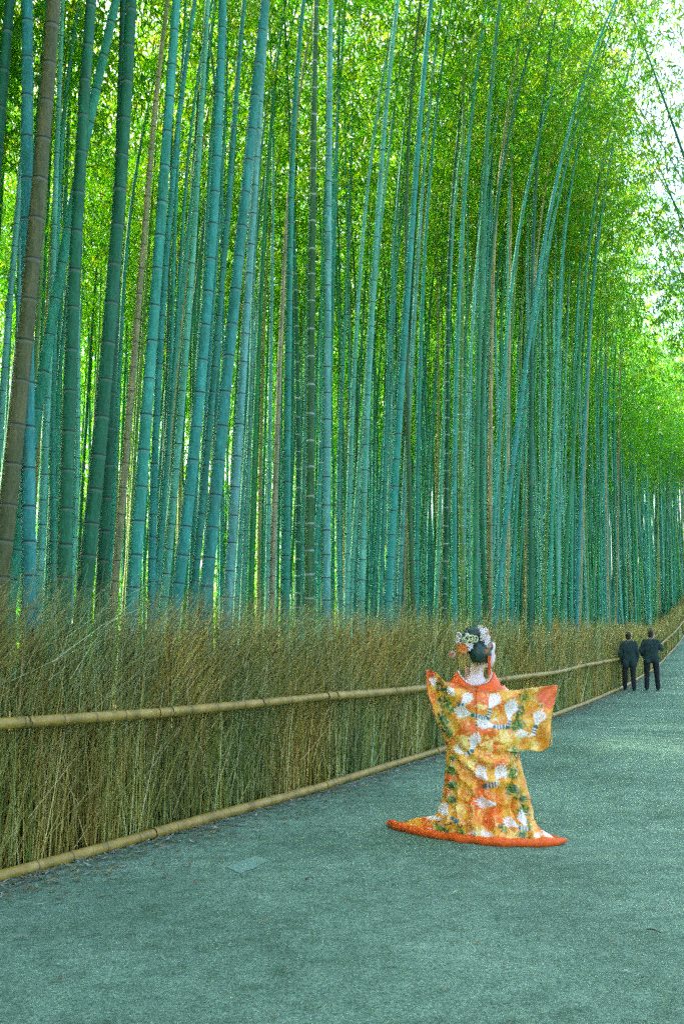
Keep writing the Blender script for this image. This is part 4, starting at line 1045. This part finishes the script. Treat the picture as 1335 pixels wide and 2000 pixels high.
for k, (px, py, r_, mt) in enumerate(((941, 1228, .022, 'white_silk'), (947, 1243, .022, 'white_silk'), (943, 1252, .024, 'white_silk'), (948, 1257, .020, 'pink'), (936, 1232, .020, 'white_silk'), (945, 1233, .016, 'pink'), (942, 1268, .018, 'orange'), (901, 1270, .018, 'pink'), (890, 1258, .020, 'orange'), (905, 1236, .014, 'white_silk'))): flower('silk_flower', px, py, -.125 + .05 * (px - 934) / 20 if px > 920 else -.125, r_, M[mt], 5, M['goldcord'], 200 + k)
for k, (px, py) in enumerate(((946, 1266), (950, 1270), (917, 1254), (935, 1222), (948, 1262))): flower('silk_leaf', px, py, -.07, .016, M['green_leaf'] if k != 3 else M['cord'], 3, None, 90 + k)
tube('hairpin', [(LX(933), -.06, LZ(1238)), (LX(934), -.07, LZ(1216))], [.004, .003], 6, M['cord'], woman)
def strands(name, px0, px1, py0, py1, n_, y, mat, seed, r=.0032):
    g = np.random.default_rng(seed); P = []
    for k in range(n_):
        x = px0 + (px1 - px0) * (k + .5) / n_ + g.normal(0, .5); b_ = py1 + g.normal(0, 3)
        P.append([(LX(x + g.normal(0, .6) * q), y + g.normal(0, .004), LZ(py0 + (b_ - py0) * q)) for q in np.linspace(0, 1, 5)])
    V_, Q_ = tube_arrays(np.array(P), np.full((n_, 5), r), 5)
    o = obj(name, make_mesh(name, V_, quads=Q_, smooth=True), mat, woman); o['kind'] = 'stuff'
strands('hanging_beads', 945, 950, 1277, 1318, 4, -.105, M['red_hem'], 1, .0045)
strands('gold_fringe', 914, 940, 1290, 1308, 8, -.125, M['goldcord'], 2, .0025)
strands('gold_fringe', 887, 908, 1268, 1298, 7, -.10, M['goldcord'], 3, .0026)
strands('pink_fringe', 901, 907, 1298, 1322, 3, -.10, M['pink'], 4)

# --- two walkers in dark clothes far down the path
def walker(name_label, px, py, H, pose, face, coat_len, mats):
    b0 = on_ground(px, py, 0.004); root = empty('person', tuple(b0), label=name_label, category='person')
    root.rotation_euler = (0, 0, face); k = H / 1.70
    J = {n_: V3(p) * k for n_, p in pose.items()}
    tr_, sk = [], []
    for sd_ in 'lr':
        tr_ += [('c', J['hip' + sd_], 0.098 * k, J['knee' + sd_], .076 * k), ('c', J['knee' + sd_], .074 * k, J['ank' + sd_], .060 * k)]
    ctr = (J['hipl'] + J['hipr']) / 2
    trunk = [('e', ctr + V3((0, 0, .06 * k)), (.165 * k, .115 * k, .14 * k)), ('e', (ctr + J['neck']) / 2, (.16 * k, .11 * k, .22 * k)), ('c', J['shl'] - V3((-.02, 0, .02)) * k, .070 * k, J['neck'] - V3((0, 0, .05)) * k, .065 * k), ('c', J['shr'] - V3((.02, 0, .02)) * k, .070 * k, J['neck'] - V3((0, 0, .05)) * k, .065 * k)]
    trunk += [('c', V3((q * .075, 0, .93)) * k, .105 * k, V3((q * .085, 0, 1.28)) * k, .10 * k) for q in (-1, 1)]
    arms = []
    for sd_ in 'lr': arms += [('c', J['sh' + sd_], .062 * k, J['el' + sd_], .048 * k), ('c', J['el' + sd_], .046 * k, J['ha' + sd_], .034 * k)]
    head = [('e', J['head'], (.075 * k, .092 * k, .112 * k)), ('c', J['neck'], .055 * k, J['head'], .05 * k), ('c', J['head'] + V3((0, .09, -.02)) * k, .012 * k, J['head'] + V3((0, .102, -.035)) * k, .012 * k), ('e', J['head'] + V3((0, .04, -.07)) * k, (.05 * k, .05 * k, .05 * k))]
    hands = []
    for sd_ in 'lr':
        hd_ = (J['ha' + sd_] - J['el' + sd_]).normalized(); w_ = J['ha' + sd_]; sx_ = hd_.cross(V3((1, 0, 0))).normalized()
        hands.append(('e', w_ + hd_ * .05 * k, (.028 * k, .030 * k, .045 * k)))
        for f_ in range(4): hands.append(('c', w_ + hd_ * .07 * k + sx_ * (f_ - 1.5) * .018 * k, .009 * k, w_ + hd_ * (.125 - .01 * abs(f_ - 1.5)) * k + sx_ * (f_ - 1.5) * .020 * k + V3((.012, 0, 0)), .008 * k))
        hands.append(('c', w_ + hd_ * .03 * k + sx_ * .03 * k, .010 * k, w_ + hd_ * .08 * k + sx_ * .055 * k, .009 * k))
    feet = []
    blob('body', [(p[0], p[1], p[2] * .85, p[3], p[4] * .85) if p[0] == 'c' else (p[0], p[1], tuple(x * .85 for x in p[2])) for p in tr_ + trunk + arms] + head + hands, .014, M['skin_far'], root, smooth_it=2)
    blob('trousers', tr_ + [trunk[0]], .018, mats[1], root, .004, 3)
    skirt = [('c', J['hipl'] + V3((0, 0, -coat_len)), .105 * k, J['hipl'] + V3((0, 0, .05)), .10 * k), ('c', J['hipr'] + V3((0, 0, -coat_len)), .105 * k, J['hipr'] + V3((0, 0, .05)), .10 * k)]
    blob('jacket', trunk + arms + skirt, .018, mats[0], root, .016, 3)
    blob('hair', [('e', J['head'] + V3((0, -.022, .03)) * k, (.084 * k, .088 * k, .098 * k)), ('e', J['head'] + V3((0, -.04, -.03)) * k, (.075 * k, .06 * k, .09 * k))], .014, M['brown_hair'], root, smooth_it=2)
    for sd_ in 'lr':
        a_ = J['ank' + sd_]; blob('shoe', [('c', V3((a_.x, a_.y - .03 * k, a_.z - .04 * k)), .042 * k, V3((a_.x, a_.y + .14 * k, a_.z - .05 * k)), .034 * k)], .012, M['dark_cloth2'], root, smooth_it=1)
    return root, J, k
base_pose = dict(hipl=(-.10, 0, .88), hipr=(.10, 0, .88), kneel=(-.12, .04, .49), kneer=(.10, -.03, .49), ankl=(-.13, .06, .088), ankr=(.11, -.10, .088), neck=(0, 0, 1.42), head=(0, .015, 1.575),
                 shl=(-.17, 0, 1.36), shr=(.17, 0, 1.36), ell=(-.25, -.02, 1.08), elr=(.25, -.02, 1.08), hal=(-.24, .08, .86), har=(.23, .10, .86))
walker('person in dark coat and trousers far down the path, left one of two', 1229, 1349, 1.56, base_pose, R(-12), .12, (M['dark_cloth'], M['dark_cloth2']))
p2 = dict(base_pose); p2.update(hipl=(-.11, 0, .88), hipr=(.11, 0, .88), kneel=(-.13, .02, .49), kneer=(.13, -.01, .49), ankl=(-.15, 0, .088), ankr=(.15, .0, .088), elr=(.29, .02, 1.15), har=(.14, .20, 1.40), ell=(-.27, .0, 1.10), hal=(-.20, .14, .95))
r2_, J2, k2 = walker('person in dark clothes with one arm raised, right one of two down the path', 1273, 1349, 1.62, p2, R(-10), .05, (M['dark_cloth'], M['dark_cloth2']))
bm = bmesh.new(); bmesh.ops.create_cube(bm, size=1, matrix=Matrix.Diagonal((.075, .014, .155, 1))); bmesh.ops.bevel(bm, geom=bm.edges[:], offset=.005, segments=2, affect='EDGES')
me = bpy.data.meshes.new('phone'); bm.to_mesh(me); bm.free()
ph = obj('phone', me, M['pale_case'], label='small pale object held up by the right one of the far pair', category='phone')
hw_ = Matrix.Translation(r2_.location) @ Matrix.Rotation(R(-10), 4, 'Z') @ (J2['har'] + (J2['har'] - J2['elr']).normalized() * .11 * k2 + V3((.01, .012, .03)))
ph.location = hw_; ph.rotation_euler = (R(8), R(18), R(-30))
